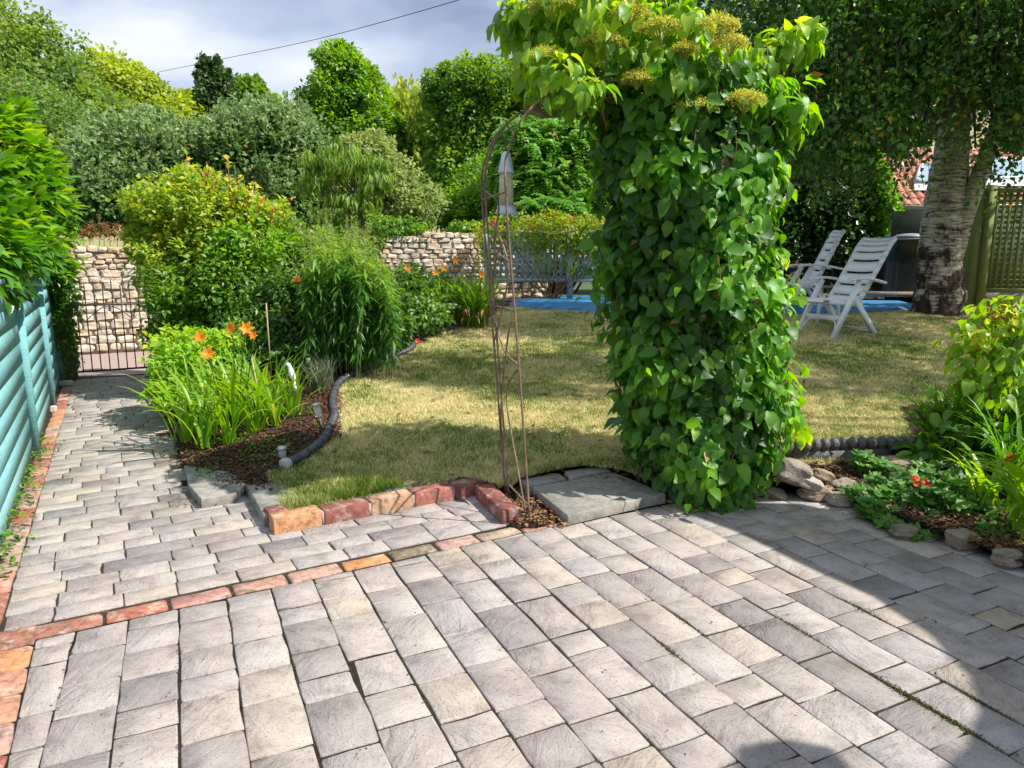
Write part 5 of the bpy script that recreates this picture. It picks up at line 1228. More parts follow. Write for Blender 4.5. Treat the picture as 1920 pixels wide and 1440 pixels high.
# willow
wt = thing('weeping_willow', 'pale yellow weeping willow with hanging curtains of leaves right of the pointed tree', 'tree', gnd(765, 31))
trunkmesh('trunk', [gnd(765, 31), at(760, 330, 31), at(762, 220, 31)], [.4, .3, .12], M['twig'], wt)
P, TT, tn = [], [], []
for _ in range(620):
    px = rnd(705, 850); y = rnd(28, 32); topy = 175 + 60 * abs((px - 762) / 75) ** 2 + R.normal(0, 14) if rnd(0, 1) < .6 else rnd(190, 300); p = at(px, topy, y); L = rnd(1.2, 3.4); k = 26; u = np.linspace(0, 1, k)
    P.append(p + np.stack([R.normal(0, .05, k) + .15 * u, R.normal(0, .05, k), .12 - L * u], -1)); TT.append(np.array([0, 0, -1.]) + rdir(k) * .45); tn.append(np.full(k, .5 + R.normal(0, .18) + (.15 if topy < 210 else -.1)))
P = np.concatenate(P); TT = np.concatenate(TT); m = len(P); leafobj('crown', P, TT, rdir(m) + [0, -.5, .3], R.uniform(.18, .34, m), np.concatenate(tn) + R.normal(0, .1, m), 'far', M['willow'], wt)
bt('alder_tree', 'large leafy green tree between the willow and the metal arch', 'tree', gnd(890, 25), [blob(830, 170, 36, 34, 25, 1.5), blob(880, 180, 50, 50, 25, 2), blob(930, 165, 45, 50, 25, 2), blob(870, 250, 70, 60, 25, 2), blob(940, 250, 60, 80, 25, 2), blob(890, 330, 80, 60, 24.5, 2), blob(830, 150, 22, 16, 25, .8), blob(1010, 220, 60, 90, 25, 2), blob(1090, 240, 70, 100, 26, 2)], 56000, .155, M['midtree'], .3, clumps=430, spread=.20)
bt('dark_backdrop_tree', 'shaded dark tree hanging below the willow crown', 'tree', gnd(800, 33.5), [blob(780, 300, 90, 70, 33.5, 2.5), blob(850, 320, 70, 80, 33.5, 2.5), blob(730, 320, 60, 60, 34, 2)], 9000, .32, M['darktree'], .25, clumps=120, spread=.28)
bt('grey_green_bush', 'domed grey green bush sloping down towards the wall', 'bush', gnd(720, 14.5), [blob(690, 310, 50, 48, 14.6, .9), blob(735, 350, 60, 48, 14.4, .9), blob(780, 385, 55, 36, 14.2, .8), blob(680, 370, 60, 60, 14.2, .8), blob(710, 275, 26, 24, 14.6, .5), blob(620, 390, 60, 50, 14, .8)], 20000, .085, M['greybush'], .1, clumps=300, spread=.20, up=.6)
bt('low_hedge_bush', 'low mixed green bush running along behind the right part of the stone wall', 'bush', gnd(850, 15.5), [blob(830, 400, 60, 30, 15.5, .8), blob(890, 385, 50, 45, 16, .9), blob(925, 400, 40, 40, 16, .8), blob(900, 340, 40, 40, 17, .9)], 10000, .10, M['bright'], .08, clumps=140, spread=.26)
ivw = thing('wall_ivy', 'ivy and bramble draped over the top of the stone wall right of centre', 'ivy', gnd(750, 12.3))
foliage('foliage', [blob(740, 432, 50, 22, 12.3, .4), blob(700, 430, 40, 30, 12., .4), blob(780, 440, 26, 14, 12.6, .3), blob(660, 440, 50, 40, 11.6, .4), blob(870, 430, 30, 14, 13.2, .3)], 6000, .07, M['ivy'], ivw, 'mid', clumps=120, spread=.3, tb=.6)
rp = thing('dried_seedheads', 'rusty brown dried seed heads standing on top of the wall above the gate', 'dried plant', gnd(190, 10))
b = MB(); P = []
for px, topy in [(155, 432), (170, 420), (186, 408), (195, 416), (205, 425), (218, 420), (232, 430), (145, 445)]:
    p = at(px + rnd(-3, 3), 462, 10.1); q = at(px, topy, 10.1); b.tube([p, q], [.005, .002], 4)
    for _ in range(10):
        u = rnd(.2, 1); e_ = p + (q - p) * u + np.array([rnd(-.10, .10), rnd(-.08, .08), rnd(.0, .10)]) * (1.3 - u); b.tube([p + (q - p) * (u * .9), e_], .0018, 3); P.append(e_ + R.normal(0, .022, (14, 3)))
b.build('stalks', M['redstem'], rp, True); P = np.concatenate(P); m = len(P); leafobj('seed_heads', P, rdir(m), rdir(m), R.uniform(.012, .026, m), .5 + R.normal(0, .2, m), 'far', M['rust'], rp)

# sumac
su = thing('sumac_thicket', 'spreading sumac with feathery green fronds and dark red cones behind the trellis', 'bush', gnd(1050, 15))
sb = [blob(1000, 280, 60, 55, 15, .9), blob(1060, 300, 80, 70, 15, 1.), blob(1020, 360, 80, 55, 14.6, .9), blob(1100, 360, 60, 60, 14.6, .9), blob(1030, 400, 70, 24, 13.6, .5), blob(1110, 260, 60, 50, 15.2, .9), blob(960, 330, 30, 50, 15, .7), blob(1180, 320, 60, 90, 15, 1.)]
P, T, N, S, tn = [], [], [], [], []
for bb in sb:
    for _ in range(64):
        d = rdir(1)[0]; d[2] = abs(d[2]) * 1.2 - .35; d[1] = -abs(d[1]) * .9; d = norm(d); p = bb[0] + d * bb[1] * rnd(.4, 1.)
        for f in range(7):
            a = rnd(0, 6.28); L = rnd(.3, .5); k = 11; e1_ = rnd(-.3, 1.1); e2_ = rnd(.4, 1.3); u = np.linspace(.12, 1, k); dx = np.array([math.cos(a), math.sin(a)]); c = p + np.stack([dx[0] * L * u, dx[1] * L * u, e1_ * L * u - e2_ * L * u * u], -1); sd_ = np.array([-dx[1], dx[0], 0]); tg = norm(np.array([dx[0], dx[1], .1])); tt = .5 + R.normal(0, .16)
            for s_ in (-1, 1): P.append(c); T.append(sd_ * s_ * .9 + tg * .45 + np.array([0, 0, -.5]) + rdir(k) * .25); N.append(np.tile([0, -.3, 1.], (k, 1)) + rdir(k) * .5); S.append(.115 * (1.1 - .55 * u)); tn.append(np.full(k, tt))
leafobj('fronds', np.concatenate(P), np.concatenate(T), np.concatenate(N), np.concatenate(S), np.concatenate(tn), 'far', M['sumac'], su)
stems(su, gnd(1050, 15), tops_of(sb, 30), .03)
foliage('inner_foliage', [(c_ + np.array([0, .5, 0]), r_) for c_, r_ in sb], 3000, .16, M['midtree'], su, clumps=60, shell=.0, spread=.4)
cm = rockmesh('cone', M['coneflower'], 1, 2, 1.)
for px, py in [(966, 292), (1036, 247), (1042, 257), (1098, 338), (1118, 341), (1031, 330), (1006, 283), (1037, 392), (1138, 317), (1075, 300), (985, 350)]:
    o = bpy.data.objects.new('cone', cm); COL.objects.link(o); o.parent = su; o.location = [float(v) for v in at(px, py, 14.) - origin(su)]; o.scale = (.03, .03, .06)

# trellis with vine
def lattice(t, A, B, z0, z1, nv, nh, w, mt, th=.012):
    A, B = np.array(A), np.array(B); d = norm(B - A); n_ = np.array([-d[1], d[0]])
    mv = MB(); mv.bar((0, 0, z0), (0, 0, z1), w, th, up=(0, 1, 0)); mv = mv.mesh('slat', mt)
    L = np.linalg.norm(B - A); mh_ = MB(); mh_.bar((0, 0, 0), (L, 0, 0), th, w); mh_ = mh_.mesh('slat', mt); og = origin(t); rz = math.atan2(d[1], d[0])
    for i in range(nv):
        q = A + (B - A) * (i + .5) / nv; o = bpy.data.objects.new('slat', mv); COL.objects.link(o); o.parent = t; o.location = [float(v) for v in np.array([q[0], q[1], 0]) - og]; o.rotation_euler = (0, 0, rz)
    for i in range(nh):
        q = A + n_ * (th + .002); o = bpy.data.objects.new('slat', mh_); COL.objects.link(o); o.parent = t; o.location = [float(v) for v in np.array([q[0], q[1], z0 + (z1 - z0) * (i + .5) / nh]) - og]; o.rotation_euler = (0, 0, rz)
TY = 12.3
tA, tB, tC = at(914, 550, TY), at(1068, 550, TY - .5), at(1225, 550, TY - 1.)
tr = thing('teal_trellis', 'low pale teal trellis fence standing behind the blue pool cover', 'trellis', (tA[0], tA[1], .6))
for q in (tA, tB, tC): b = MB(); b.box((q[0], q[1] - .03, 1.13), (.09, .09, 1.2), -.2); b.build('post', M['paleteal'], tr)
zt = at(1000, 438, TY)[2]; zb = at(1000, 524, TY)[2]
for P0, P1 in ((tA, tB), (tB, tC)):
    lattice(tr, P0[:2], P1[:2], zb, zt, 15, 8, .045, M['paleteal'])
    for z in (zb, zt): b = MB(); b.bar((P0[0], P0[1] - .03, z), (P1[0], P1[1] - .03, z), .03, .055); b.build('rail', M['paleteal'], tr)
vn = thing('trellis_vine', 'yellow green and bronze vine sprawling along the top of the teal trellis', 'vine', (tB[0], tB[1], .6))
vbb = [blob(925, 450, 30, 40, TY, .25), blob(980, 440, 45, 30, TY - .2, .25), blob(1040, 440, 50, 38, TY - .4, .25), blob(1090, 445, 45, 38, TY - .5, .25), blob(905, 500, 14, 40, TY, .15), blob(1030, 480, 30, 40, TY - .4, .12), blob(1130, 450, 50, 40, TY - .6, .25), blob(1075, 490, 14, 30, TY - .6, .1)]
foliage('foliage', vbb, 9000, .06, M['vine'], vn, 'mid', clumps=200, spread=.3, tb=.55, cut=lambda P: (proj(P)[1] < 468 + R.normal(0, 14, len(P))) | (R.uniform(size=len(P)) < .3))
stems(vn, np.array([tB[0] - .3, tB[1] - .05, .6]), tops_of(vbb, 26), .01, M['redstem'])
pr = thing('pink_rose', 'pink rose on a thin stem at the left end of the teal trellis', 'rose', (tA[0], tA[1], .6))
b = MB()
for px, py in [(926, 421), (945, 436)]: q = at(px, py, TY - .4); scape(b, np.array([tA[0] + .1, tA[1] - .3, .6]), q, .004); bloom(pr, q, .055 if px < 930 else .04, M['pink_petal'], 22)
b.build('stems', M['greentwig'], pr, True)
for px, py, lab in [(912, 452, 'white clip on cup hanging on the left end post of the teal trellis'), (1076, 437, 'white clip on cup on top of the vine above the middle trellis post')]:
    c = at(px, py, TY - .5); b = MB(); b.lathe(c, [(.035, -.14), (.055, .10), (.05, .11)], 12); o = b.build('white_cup', M['whiteplastic'], None, True); tag(o, lab, 'cup', 'white cups clipped to the trellis')

# pool cover
pz = .60; pc = thing('pool_cover', 'round blue pool cover lying at the far edge of the lawn', 'pool cover', (3.1, 11.3, pz))
k = 80; a = np.arange(k) * 2 * math.pi / k; b = MB(); V = [(3.1, 11.3, pz + .05)]
prof = [(.5, .05), (.85, .045), (.97, .04), (1., .0), (1., -.08)]
for r_, z in prof: V += [(3.1 + 3.15 * r_ * math.cos(t), 11.3 + 2.0 * r_ * math.sin(t), pz + z + .012 * math.sin(t * 9) * (r_ < 1)) for t in a]
i = np.arange(k); fs = [np.stack([0 * i, 1 + i, 1 + (i + 1) % k], -1)]; qs = [np.stack([1 + j * k + i, 1 + (j + 1) * k + i, 1 + (j + 1) * k + (i + 1) % k, 1 + j * k + (i + 1) % k], -1) for j in range(len(prof) - 1)]
b.add(V, fs + [np.concatenate(qs)]); b.build('cover', M['cover'], pc, True)

# ============================================================ RIGHT: birch, house, screen, chairs
bb0 = lp(1762, 588); BY = bb0[1]
bz = thing('birch_tree', 'old silver birch with a forked peeling white trunk shading the lawn', 'tree', bb0)
def TP(px, py, dy=0): return at(px, py, BY + dy)
b = MB(); pts = spline([TP(1762, 605), TP(1762, 570), TP(1763, 500), TP(1768, 420), TP(1778, 330), TP(1790, 240), TP(1800, 130), TP(1806, 0), TP(1800, -200), TP(1790, -500)], 60)
rad = np.interp(np.linspace(0, 1, 60), [0, .05, .12, .22, .33, .44, .56, .67, .8, 1], np.array([60, 50, 43, 39, 36, 30, 25, 22, 15, 5]) / F * BY); rad *= 1 + .035 * np.sin(np.arange(60) * 1.7)
b.tube(pts, rad, 20); 
V = b.V[0]; ang = np.tile(np.arange(20), 60); V += norm(V - np.repeat(pts, 20, 0)) * (.012 * np.sin(ang * 1.9 + V[:, 2] * 3) + .02 * np.sin(ang * 3.1) * (V[:, 2] < 1.6))[:, None]
b.build('trunk', M['birchbark'], bz, True)
b = MB(); b.tube(spline([TP(1790, 470, -.12), TP(1812, 395, -.15), TP(1840, 320, -.2), TP(1868, 240, -.25), TP(1888, 170, -.3), TP(1915, 60, -.4), TP(1960, -120, -.5)], 30), np.linspace(17, 9, 30) / F * BY, 14); b.build('limb', M['birchbark'], bz, True)
bbl = [blob(1560, 190, 90, 90, 8.2, 1.), blob(1640, 120, 120, 120, 8.4, 1.2), blob(1720, 220, 90, 70, 8., .9), blob(1820, 130, 120, 110, 8.3, 1.2), blob(1900, 230, 70, 75, 8., 1.), blob(1480, 70, 110, 80, 8.2, 1.), blob(1330, 20, 110, 50, 8.6, 1.), blob(1600, -60, 200, 90, 8.4, 1.5), blob(1850, -60, 200, 120, 8., 1.5), blob(1220, -10, 60, 40, 9., .8), blob(1990, 100, 120, 180, 8., 1.5), blob(1540, 270, 70, 50, 9.2, .8), blob(1640, 265, 70, 45, 8.8, .7), blob(1890, 270, 60, 45, 8.2, .7)]
up_ = [(np.array([3.8, 8.6, 5.6]), np.array([2.6, 2.2, 1.5])), (np.array([6.5, 9.4, 6.2]), np.array([2.8, 2.4, 1.8])), (np.array([5.2, 9.0, 8.4]), np.array([2.2, 2., 2.])), (np.array([7.5, 7.2, 5.4]), np.array([1.8, 1.5, 1.6])), (np.array([8.8, 8.8, 5.2]), np.array([1.6, 1.5, 1.8]))]
def twigs(bl, n, k, L=(.35, 1.0)):
    w = np.array([q[1][0] * q[1][2] for q in bl]); w /= w.sum(); ii = R.choice(len(bl), n, p=w); C = np.array([q[0] for q in bl])[ii]; Rr = np.array([q[1] for q in bl])[ii]
    d = rdir(n); p = C + d * Rr * (R.uniform(0, 1, (n, 1)) ** .45); l_ = R.uniform(*L, n); a = R.uniform(0, 6.28, n); u = R.uniform(0, 1, (n, k)); sx = .30 * l_[:, None]
    P = p[:, None] + np.stack([np.cos(a)[:, None] * sx * u, np.sin(a)[:, None] * sx * u, -l_[:, None] * u ** 1.3], -1) + R.normal(0, .065, (n, k, 3))
    return P.reshape(-1, 3), np.repeat(R.normal(0, .12, n), k), p, a, l_
P, ct, tp, ta, tl_ = twigs(bbl, 4000, 17)
def openings(P):
    qx, qy = proj(P); u = R.uniform(size=len(P)); w_ = 14 * np.sin(qx * .031) + 9 * np.sin(qx * .083)
    k = np.ones(len(P), bool)
    k &= ~((qx > 1700) & (qx < 1880) & (qy > 185 + w_) & (u < .84))
    k &= ~((qx > 1640) & (qy > 272 + w_) & (u < .9))
    k &= ~((qx <= 1640) & (qy > 325 + w_) & (u < .85))
    return k
kp = openings(P); P, ct = P[kp], ct[kp]; m = len(P)
leafobj('crown', P, rdir(m) * 1.0 + [0, 0, -.6], rdir(m) + [0, -.3, .4], R.uniform(.048, .09, m), .5 + 1.3 * ct + R.normal(0, .2, m), 'mid', M['birchleaf'], bz)
P, ct, _, _, _ = twigs(up_, 1500, 14); m = len(P)
leafobj('upper_crown', P, rdir(m) * .7 + [0, 0, -.8], rdir(m) + [0, 0, .4], R.uniform(.09, .13, m), .48 + ct + R.normal(0, .15, m), 'far', M['birchleaf'], bz)
b = MB()
kt = openings(tp - np.array([0, 0, .5]))
for j in range(0, 4000, 3):
  if kt[j]: b.tube([tp[j], tp[j] + [math.cos(ta[j]) * .15 * tl_[j], math.sin(ta[j]) * .15 * tl_[j], -.35 * tl_[j]], tp[j] + [math.cos(ta[j]) * .3 * tl_[j], math.sin(ta[j]) * .3 * tl_[j], -tl_[j]]], .003, 3, cap=False)
b.build('twigs', M['twig'], bz)
b = MB()
for bb in bbl[:12] + up_:
    for _ in range(4): st = pts[int(R.integers(34, 56))]; e_ = bb[0] + rdir(1)[0] * bb[1] * .7; b.tube(spline([st, (st + e_) / 2 + [0, 0, .3], e_], 8), np.linspace(.05, .008, 8), 6)
b.build('branches', M['twig'], bz, True)
# trees and bushes behind the birch
bt('backdrop_tree', 'dense dark tree behind the birch closing off the view at the top right', 'tree', gnd(1560, 15), [blob(1480, 180, 90, 100, 15, 1.5), blob(1600, 150, 110, 110, 15.5, 1.5), blob(1560, 270, 100, 60, 14.5, 1.2), blob(1720, 200, 90, 60, 17, 1.3), blob(1360, 240, 80, 80, 15.5, 1.4), blob(1280, 330, 90, 90, 15.5, 1.4)], 24000, .16, M['holly'], .2, clumps=220, spread=.3)
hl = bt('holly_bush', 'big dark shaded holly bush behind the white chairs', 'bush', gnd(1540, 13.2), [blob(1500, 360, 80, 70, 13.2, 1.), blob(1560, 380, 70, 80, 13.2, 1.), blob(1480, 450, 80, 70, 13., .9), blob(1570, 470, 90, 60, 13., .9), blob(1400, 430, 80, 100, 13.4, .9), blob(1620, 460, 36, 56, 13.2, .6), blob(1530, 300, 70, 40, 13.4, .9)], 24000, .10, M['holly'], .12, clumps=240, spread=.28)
bt('bright_bush', 'sunlit bright green bush at the right edge of the dark holly', 'bush', gnd(1655, 12.6), [blob(1630, 345, 28, 46, 12.8, .5), blob(1642, 400, 26, 46, 12.6, .5), blob(1615, 300, 26, 30, 13, .5), blob(1648, 445, 20, 34, 12.6, .4)], 7000, .085, M['brightbush'], .06, clumps=120, spread=.3)

# house behind
HY = 18.; hs = thing('tiled_house', 'low dark green outbuilding with a clay tiled roof and skylights behind the birch', 'building', at(1780, 540, HY))
eL, eR = at(1630, 386, HY), at(2040, 384, HY - .6); ed = norm(eR - eL); bk = norm(np.array([-ed[1], ed[0], 0])); rs_ = norm(bk * .82 + np.array([0, 0, .57])); rlen = 3.1
zr = eL[2]
b = MB(); b.bar(eL + [0, .2, -1.35], eR + [0, .2, -1.35], .1, 2.6); b.build('wall', M['shedgreen'], hs)
for i in range(14): q = eL + (eR - eL) * (i + .5) / 14; b = MB(); b.box(q + [0, .12, -1.35], (.07, .05, 2.5), .0); b.build('batten', M['shedgreen'], hs)
b = MB(); b.bar(eL + [0, -.06, -.05], eR + [0, -.06, -.05], .1, .12); b.build('gutter', M['guttergrey'], hs)
b = MB(); b.bar(eL + [0, .19, -.75], eR + [0, .19, -.75], .02, .03); b.build('wall_rail', M['guttergrey'], hs)
nrm = np.cross(ed, rs_); nrm = nrm if nrm[2] > 0 else -nrm
b = MB(); q0, q1 = eL - nrm * .05, eR - nrm * .05; b.add([q0, q1, q1 + rs_ * rlen, q0 + rs_ * rlen, q0 - nrm * .1, q1 - nrm * .1, q1 + rs_ * rlen - nrm * .1, q0 + rs_ * rlen - nrm * .1], [BOXF]); b.build('roof', M['tile'], hs)
tw_ = .20; thh = .30; b = MB(); prof = [(-.10, .0), (-.06, .035), (0, .05), (.05, .03), (.10, -.002)]
V = []
for yy in (0, .33):
    for x_, z_ in prof: V.append((x_, yy, z_ + .02 * (1 - yy / .33) + .012))
i = np.arange(4); V = np.array(V); b.add(V, [np.stack([i, i + 1, i + 6, i + 5], -1), np.array([[0, 5, 4, 4]])[:0]]); b.add(np.concatenate([V[:5], V[:5] - [0, 0, .03]]), [np.stack([i, i + 5, i + 6, i + 1], -1)]); tme = b.mesh('tile', M['tile'])
Mt = Matrix(((ed[0], rs_[0], nrm[0], 0), (ed[1], rs_[1], nrm[1], 0), (ed[2], rs_[2], nrm[2], 0), (0, 0, 0, 1)))
hs_o = origin(hs); cnt = 0
for j in range(10):
    for i in range(int(np.linalg.norm(eR - eL) / tw_)):
        q = eL + ed * (i + .5) * tw_ + rs_ * (j * thh - .04); px, py = proj(q)
        if cnt < 300 and (px < 1745 or px > 1830) and px < 1935: o = bpy.data.objects.new('roof_tile', tme); COL.objects.link(o); o.parent = hs; o.matrix_basis = Matrix.Translation(Vector(q - hs_o)) @ Mt; cnt += 1
def onroof(px, py):
    r_ = ray(px, py); o0 = np.array([0, 0, HC]); t = np.dot(eL + nrm * .04 - o0, nrm) / np.dot(r_, nrm); return o0 + r_ * t
for (x0, x1, y0, y1) in [(1722, 1792, 312, 346), (1832, 1925, 302, 338)]:
    a, b_, c, d = onroof(x0 - 8, y1), onroof(x1, y1), onroof(x1, y0), onroof(x0 + 6, y0)
    m_ = MB(); 
    for p, q in ((a, b_), (b_, c), (c, d), (d, a)): m_.bar(p + nrm * .05, q + nrm * .05, .08, .10)
    f_ = m_.build('skylight', M['whiteboard'], hs); m_ = MB(); m_.add([a + nrm * .06, b_ + nrm * .06, c + nrm * .06, d + nrm * .06], [np.array([[0, 1, 2, 3]])]); m_.build('pane', M['skyglass'], f_)
    m_ = MB(); e1_ = onroof(x0 - 12, y1 + 14); e2_ = onroof(x1 + 4, y1 + 14); m_.add([e1_ + nrm * .05, e2_ + nrm * .05, b_ + nrm * .05, a + nrm * .05], [np.array([[0, 1, 2, 3]])]); m_.build('flashing', M['whiteboard'], f_)

# olive lattice screen
SY = 10.; s1, s2 = at(1833, 560, SY), at(2010, 560, SY - .2); gzs = .6
os_ = thing('lattice_screen', 'mossy olive green lattice screen with stout posts right of the birch', 'trellis', (s1[0], s1[1], gzs))
zt_, zb_ = at(1850, 362, SY)[2], at(1850, 540, SY)[2]
lattice(os_, s1[:2], s2[:2], zb_, zt_, 15, 18, .038, M['olive'])
for q, w in ((at(1815, 560, SY), .15), (at(1835, 560, SY - .05), .10)): b = MB(); b.box((q[0], q[1], (gzs + zt_ + .1) / 2), (w, .12, zt_ + .1 - gzs)); b.build('post', M['olive'], os_)
s0 = at(1800, 560, SY + 1.6); lattice(os_, at(1812, 560, SY + .15)[:2], s0[:2] + [.35, 0], zb_, zt_ - .5, 9, 14, .038, M['olive'])
for z in (zb_ - .03, zt_ + .03): b = MB(); b.bar((s1[0], s1[1] - .02, z), (s2[0], s2[1] - .02, z), .05, .06); b.build('rail', M['olive'], os_)
lw = MB(); lw.bar((s1[0] - .3, s1[1] + .1, .72), (s2[0], s2[1] + .1, .72), .2, .30); o = lw.build('low_wall', M['mortar']); tag(o, 'low pale wall under the olive lattice screen', 'wall')
dd = MB(); dd.bar((s1[0] - .4, s1[1] + 1.7, 1.3), (s2[0] + 1, s2[1] + 1.5, 1.3), .1, 1.5); o = dd.build('dark_shed', M['shedgreen']); tag(o, 'dark timber shed wall glimpsed through the olive lattice', 'shed')

# covered black bin
bc_ = at(1690, 548, 11.8); bn = thing('covered_barbecue', 'black covered barbecue standing on a low plinth left of the birch trunk', 'barbecue', (bc_[0], bc_[1], .66))
zb2, zt2 = at(1690, 545, 11.8)[2], at(1690, 447, 11.8)[2]
hw_ = 50 / F * 11.8
V, Fc = [], []
b = MB(); m_ = 20; pr_ = [(1.02, 0), (1., .1), (.98, .5), (.96, .93), (1.0, .94), (1.0, .98), (.9, 1.0)]
for r_, z in pr_:
    for t in np.arange(m_) * 2 * math.pi / m_:
        c_, s_ = math.cos(t), math.sin(t); V.append((bc_[0] + hw_ * r_ * math.copysign(abs(c_) ** .45, c_), bc_[1] + .35 * r_ * math.copysign(abs(s_) ** .45, s_), zb2 + (zt2 - zb2) * z + .01 * math.sin(t * 7)))
i = np.arange(m_); q = np.concatenate([np.stack([j * m_ + i, j * m_ + (i + 1) % m_, (j + 1) * m_ + (i + 1) % m_, (j + 1) * m_ + i], -1) for j in range(len(pr_) - 1)]); b.add(V, [q, (np.arange(m_) + (len(pr_) - 1) * m_)[None]]); b.build('cover', M['blackplastic'], bn, True)
b = MB(); b.lathe((bc_[0], bc_[1], zt2), [(.34, 0), (.30, .05), (.16, .085), (.05, .09)], 20); b.build('lid', simple('grey_sheet', (.30, .33, .40), .35, var=.3), bn, True)
b = MB(); b.box((bc_[0] - .2, bc_[1] - .05, zb2 - .04), (1.7, .8, .08)); b.build('plinth', M['oldwood'], bn)
tbx = at(1452, 500, 10.4); td = thing('dark_table', 'small black metal table half hidden behind the hydrangea', 'table', (tbx[0], tbx[1], .6))
b = MB(); b.box(tbx, (.42, .5, .03)); b.build('tabletop', M['guttergrey'], td)
for dx, dy in ((-.16, -.2), (.13, -.2), (-.16, .2), (.13, .2)): b = MB(); b.bar((tbx[0] + dx, tbx[1] + dy, .55), (tbx[0] + dx, tbx[1] + dy, tbx[2] - .015), .04, .04, up=(0, 1, 0)); b.build('leg', M['blackplastic'], td)

# white reclining chairs
def make_chair(label, foot_f, foot_r, k=1.):
    K = np.array([k, 1, 1])
    """local frame: x forward, y to the chair's left, z up; built from its two near side feet"""
    ff, rf = np.array(foot_f), np.array(foot_r); d = norm((ff - rf)[:2]); rot = math.atan2(d[1], d[0]); away = np.array([d[1], -d[0]])
    if away[1] < 0: away = -away
    c = (ff + rf)[:2] / 2 + away * .28 - d * .01; t = thing('garden_chair', label, 'chair', (c[0], c[1], (ff[2] + rf[2]) / 2 - .005), rot, 'white plastic reclining garden chairs')
    sl = (ff[2] - rf[2])
    mt = M['whiteplastic']
    def part(name, f): b = MB(); f(b); return b.build(name, mt, t, local=True)
    for s in (-1, 1):
        y = .27 * s
        part('leg', lambda b: b.bar((.02, y, .63), (.35, y, -.01), .032, .062, up=(1, 0, .5)))
        part('leg', lambda b: b.bar((.03, y * .88, .43), (-.34, y * .88, -.01), .028, .056, up=(1, 0, -.5)))
        def arm(b):
            C = spline([(.20, y * 1.06, .625), (.12, y * 1.06, .650), (-.10, y * 1.06, .648), (-.28, y * 1.03, .615), (-.36, y * 1.0, .600)], 10); w = [.018, .034, .036, .032, .032, .03, .028, .026, .024, .02]
            for i in range(9): b.bar(C[i], C[i + 1] + (C[i + 1] - C[i]) * .02, w[i] * 2, .026)
        part('armrest', arm)
        def rail(b):
            C = spline(K * np.array([(-.02, y * .80, .36), (-.16, y * .80, .56), (-.34, y * .80, .84), (-.45, y * .80, 1.02), (-.53, y * .78, 1.10)]), 12)
            for i in range(11): b.bar(C[i], C[i + 1], .026, .05, up=(1, 0, .6))
        part('back_rail', rail)
    C = spline(K * np.array([(-.03, 0, .39), (-.16, 0, .59), (-.34, 0, .86), (-.44, 0, 1.03), (-.545, 0, 1.12)]), 41)
    for j in range(8):
        seg = C[j * 5:(j + 1) * 5 + 1]; 
        def slat(b):
            q = np.array([seg[0] + (seg[-1] - seg[0]) * u for u in (.04, .45, .84)]); nn = norm(np.array([seg[-1][2] - seg[0][2], 0, -(seg[-1][0] - seg[0][0])])); cols = 7; V = []
            for off in (.006, -.006):
                for i_, qq in enumerate(q):
                    for c_ in range(cols):
                        yy = -.215 + .43 * c_ / (cols - 1); bow = -.022 * (1 - (2 * c_ / (cols - 1) - 1) ** 2); V.append(qq + nn * (off + bow + (.006 if i_ == 1 else 0)) + [0, yy, 0])
            F_ = []
            for i_ in range(2):
                for c_ in range(cols - 1): a_ = i_ * cols + c_; F_.append([a_, a_ + 1, a_ + cols + 1, a_ + cols]); F_.append([a_ + 3 * cols, a_ + cols + 3 * cols, a_ + cols + 1 + 3 * cols, a_ + 1 + 3 * cols])
            for c_ in range(cols - 1):
                F_.append([c_, c_ + 3 * cols, c_ + 1 + 3 * cols, c_ + 1]); a_ = 2 * cols + c_; F_.append([a_, a_ + 1, a_ + 1 + 3 * cols, a_ + 3 * cols])
            b.add(V, [np.array(F_)])
        part('back_slat', slat)
    Cs = spline([(-.04, 0, .385), (.14, 0, .395), (.30, 0, .425), (.40, 0, .425), (.455, 0, .395)], 26)
    for j in range(5):
        seg = Cs[j * 5:(j + 1) * 5 + 1]
        part('seat_slat', lambda b: [b.bar(seg[i] * [1, 0, 1], seg[i + 1] - (seg[i + 1] - seg[i]) * (.35 if i == 4 else 0), .001, .001) for i in range(0)] + [b.add([(x_, y_, z_ + o_) for o_ in (.008, -.012) for (x_, z_) in ((seg[0][0], seg[0][2]), (seg[2][0], seg[2][2]), (seg[4][0], seg[4][2])) for y_ in (-.22 + .04 * (j == 4), .22 - .04 * (j == 4))], [np.array([[0, 2, 3, 1], [2, 4, 5, 3], [6, 7, 9, 8], [8, 9, 11, 10], [0, 6, 8, 2], [2, 8, 10, 4], [1, 3, 9, 7], [3, 5, 11, 9], [0, 1, 7, 6], [4, 10, 11, 5]])])])
    for s in (-1, 1): part('seat_rail', lambda b: b.bar((.38, .215 * s, .40), (-.10, .215 * s, .355), .024, .045))
    part('stretcher', lambda b: (b.bar((.235, -.26, .215), (.235, .26, .215), .025, .055, up=(0, 0, 1))))
    for s in (-1, 1): part('brace', lambda b: [b.bar(p_, q_, .014, .016) for p_, q_ in zip(B_[:-1], B_[1:])] if (B_ := spline([(.24, .08 * s, .195), (.25, .18 * s, .185), (.28, .225 * s, .13), (.325, .25 * s, .04)], 7)) is not None else None)
    for z_, x_ in ((.05, -.30), (.08, -.27)): part('foot_bar', lambda b: b.bar((x_, -.23, z_), (x_, .23, z_), .018, .018))
    return t
make_chair('nearer white plastic reclining chair whose high slatted back faces the birch trunk', lp(1553, 637), lp(1657, 627))
make_chair('farther white plastic reclining chair seen nearly side on beside the hydrangea', lp(1478, 589), lp(1560, 590), .68)
tc_ = lp(1558, 612); tt = thing('side_table', 'small round white table with a brown top standing between the two chairs', 'table', tc_)
tzt = at(1560, 537, tc_[1])[2]
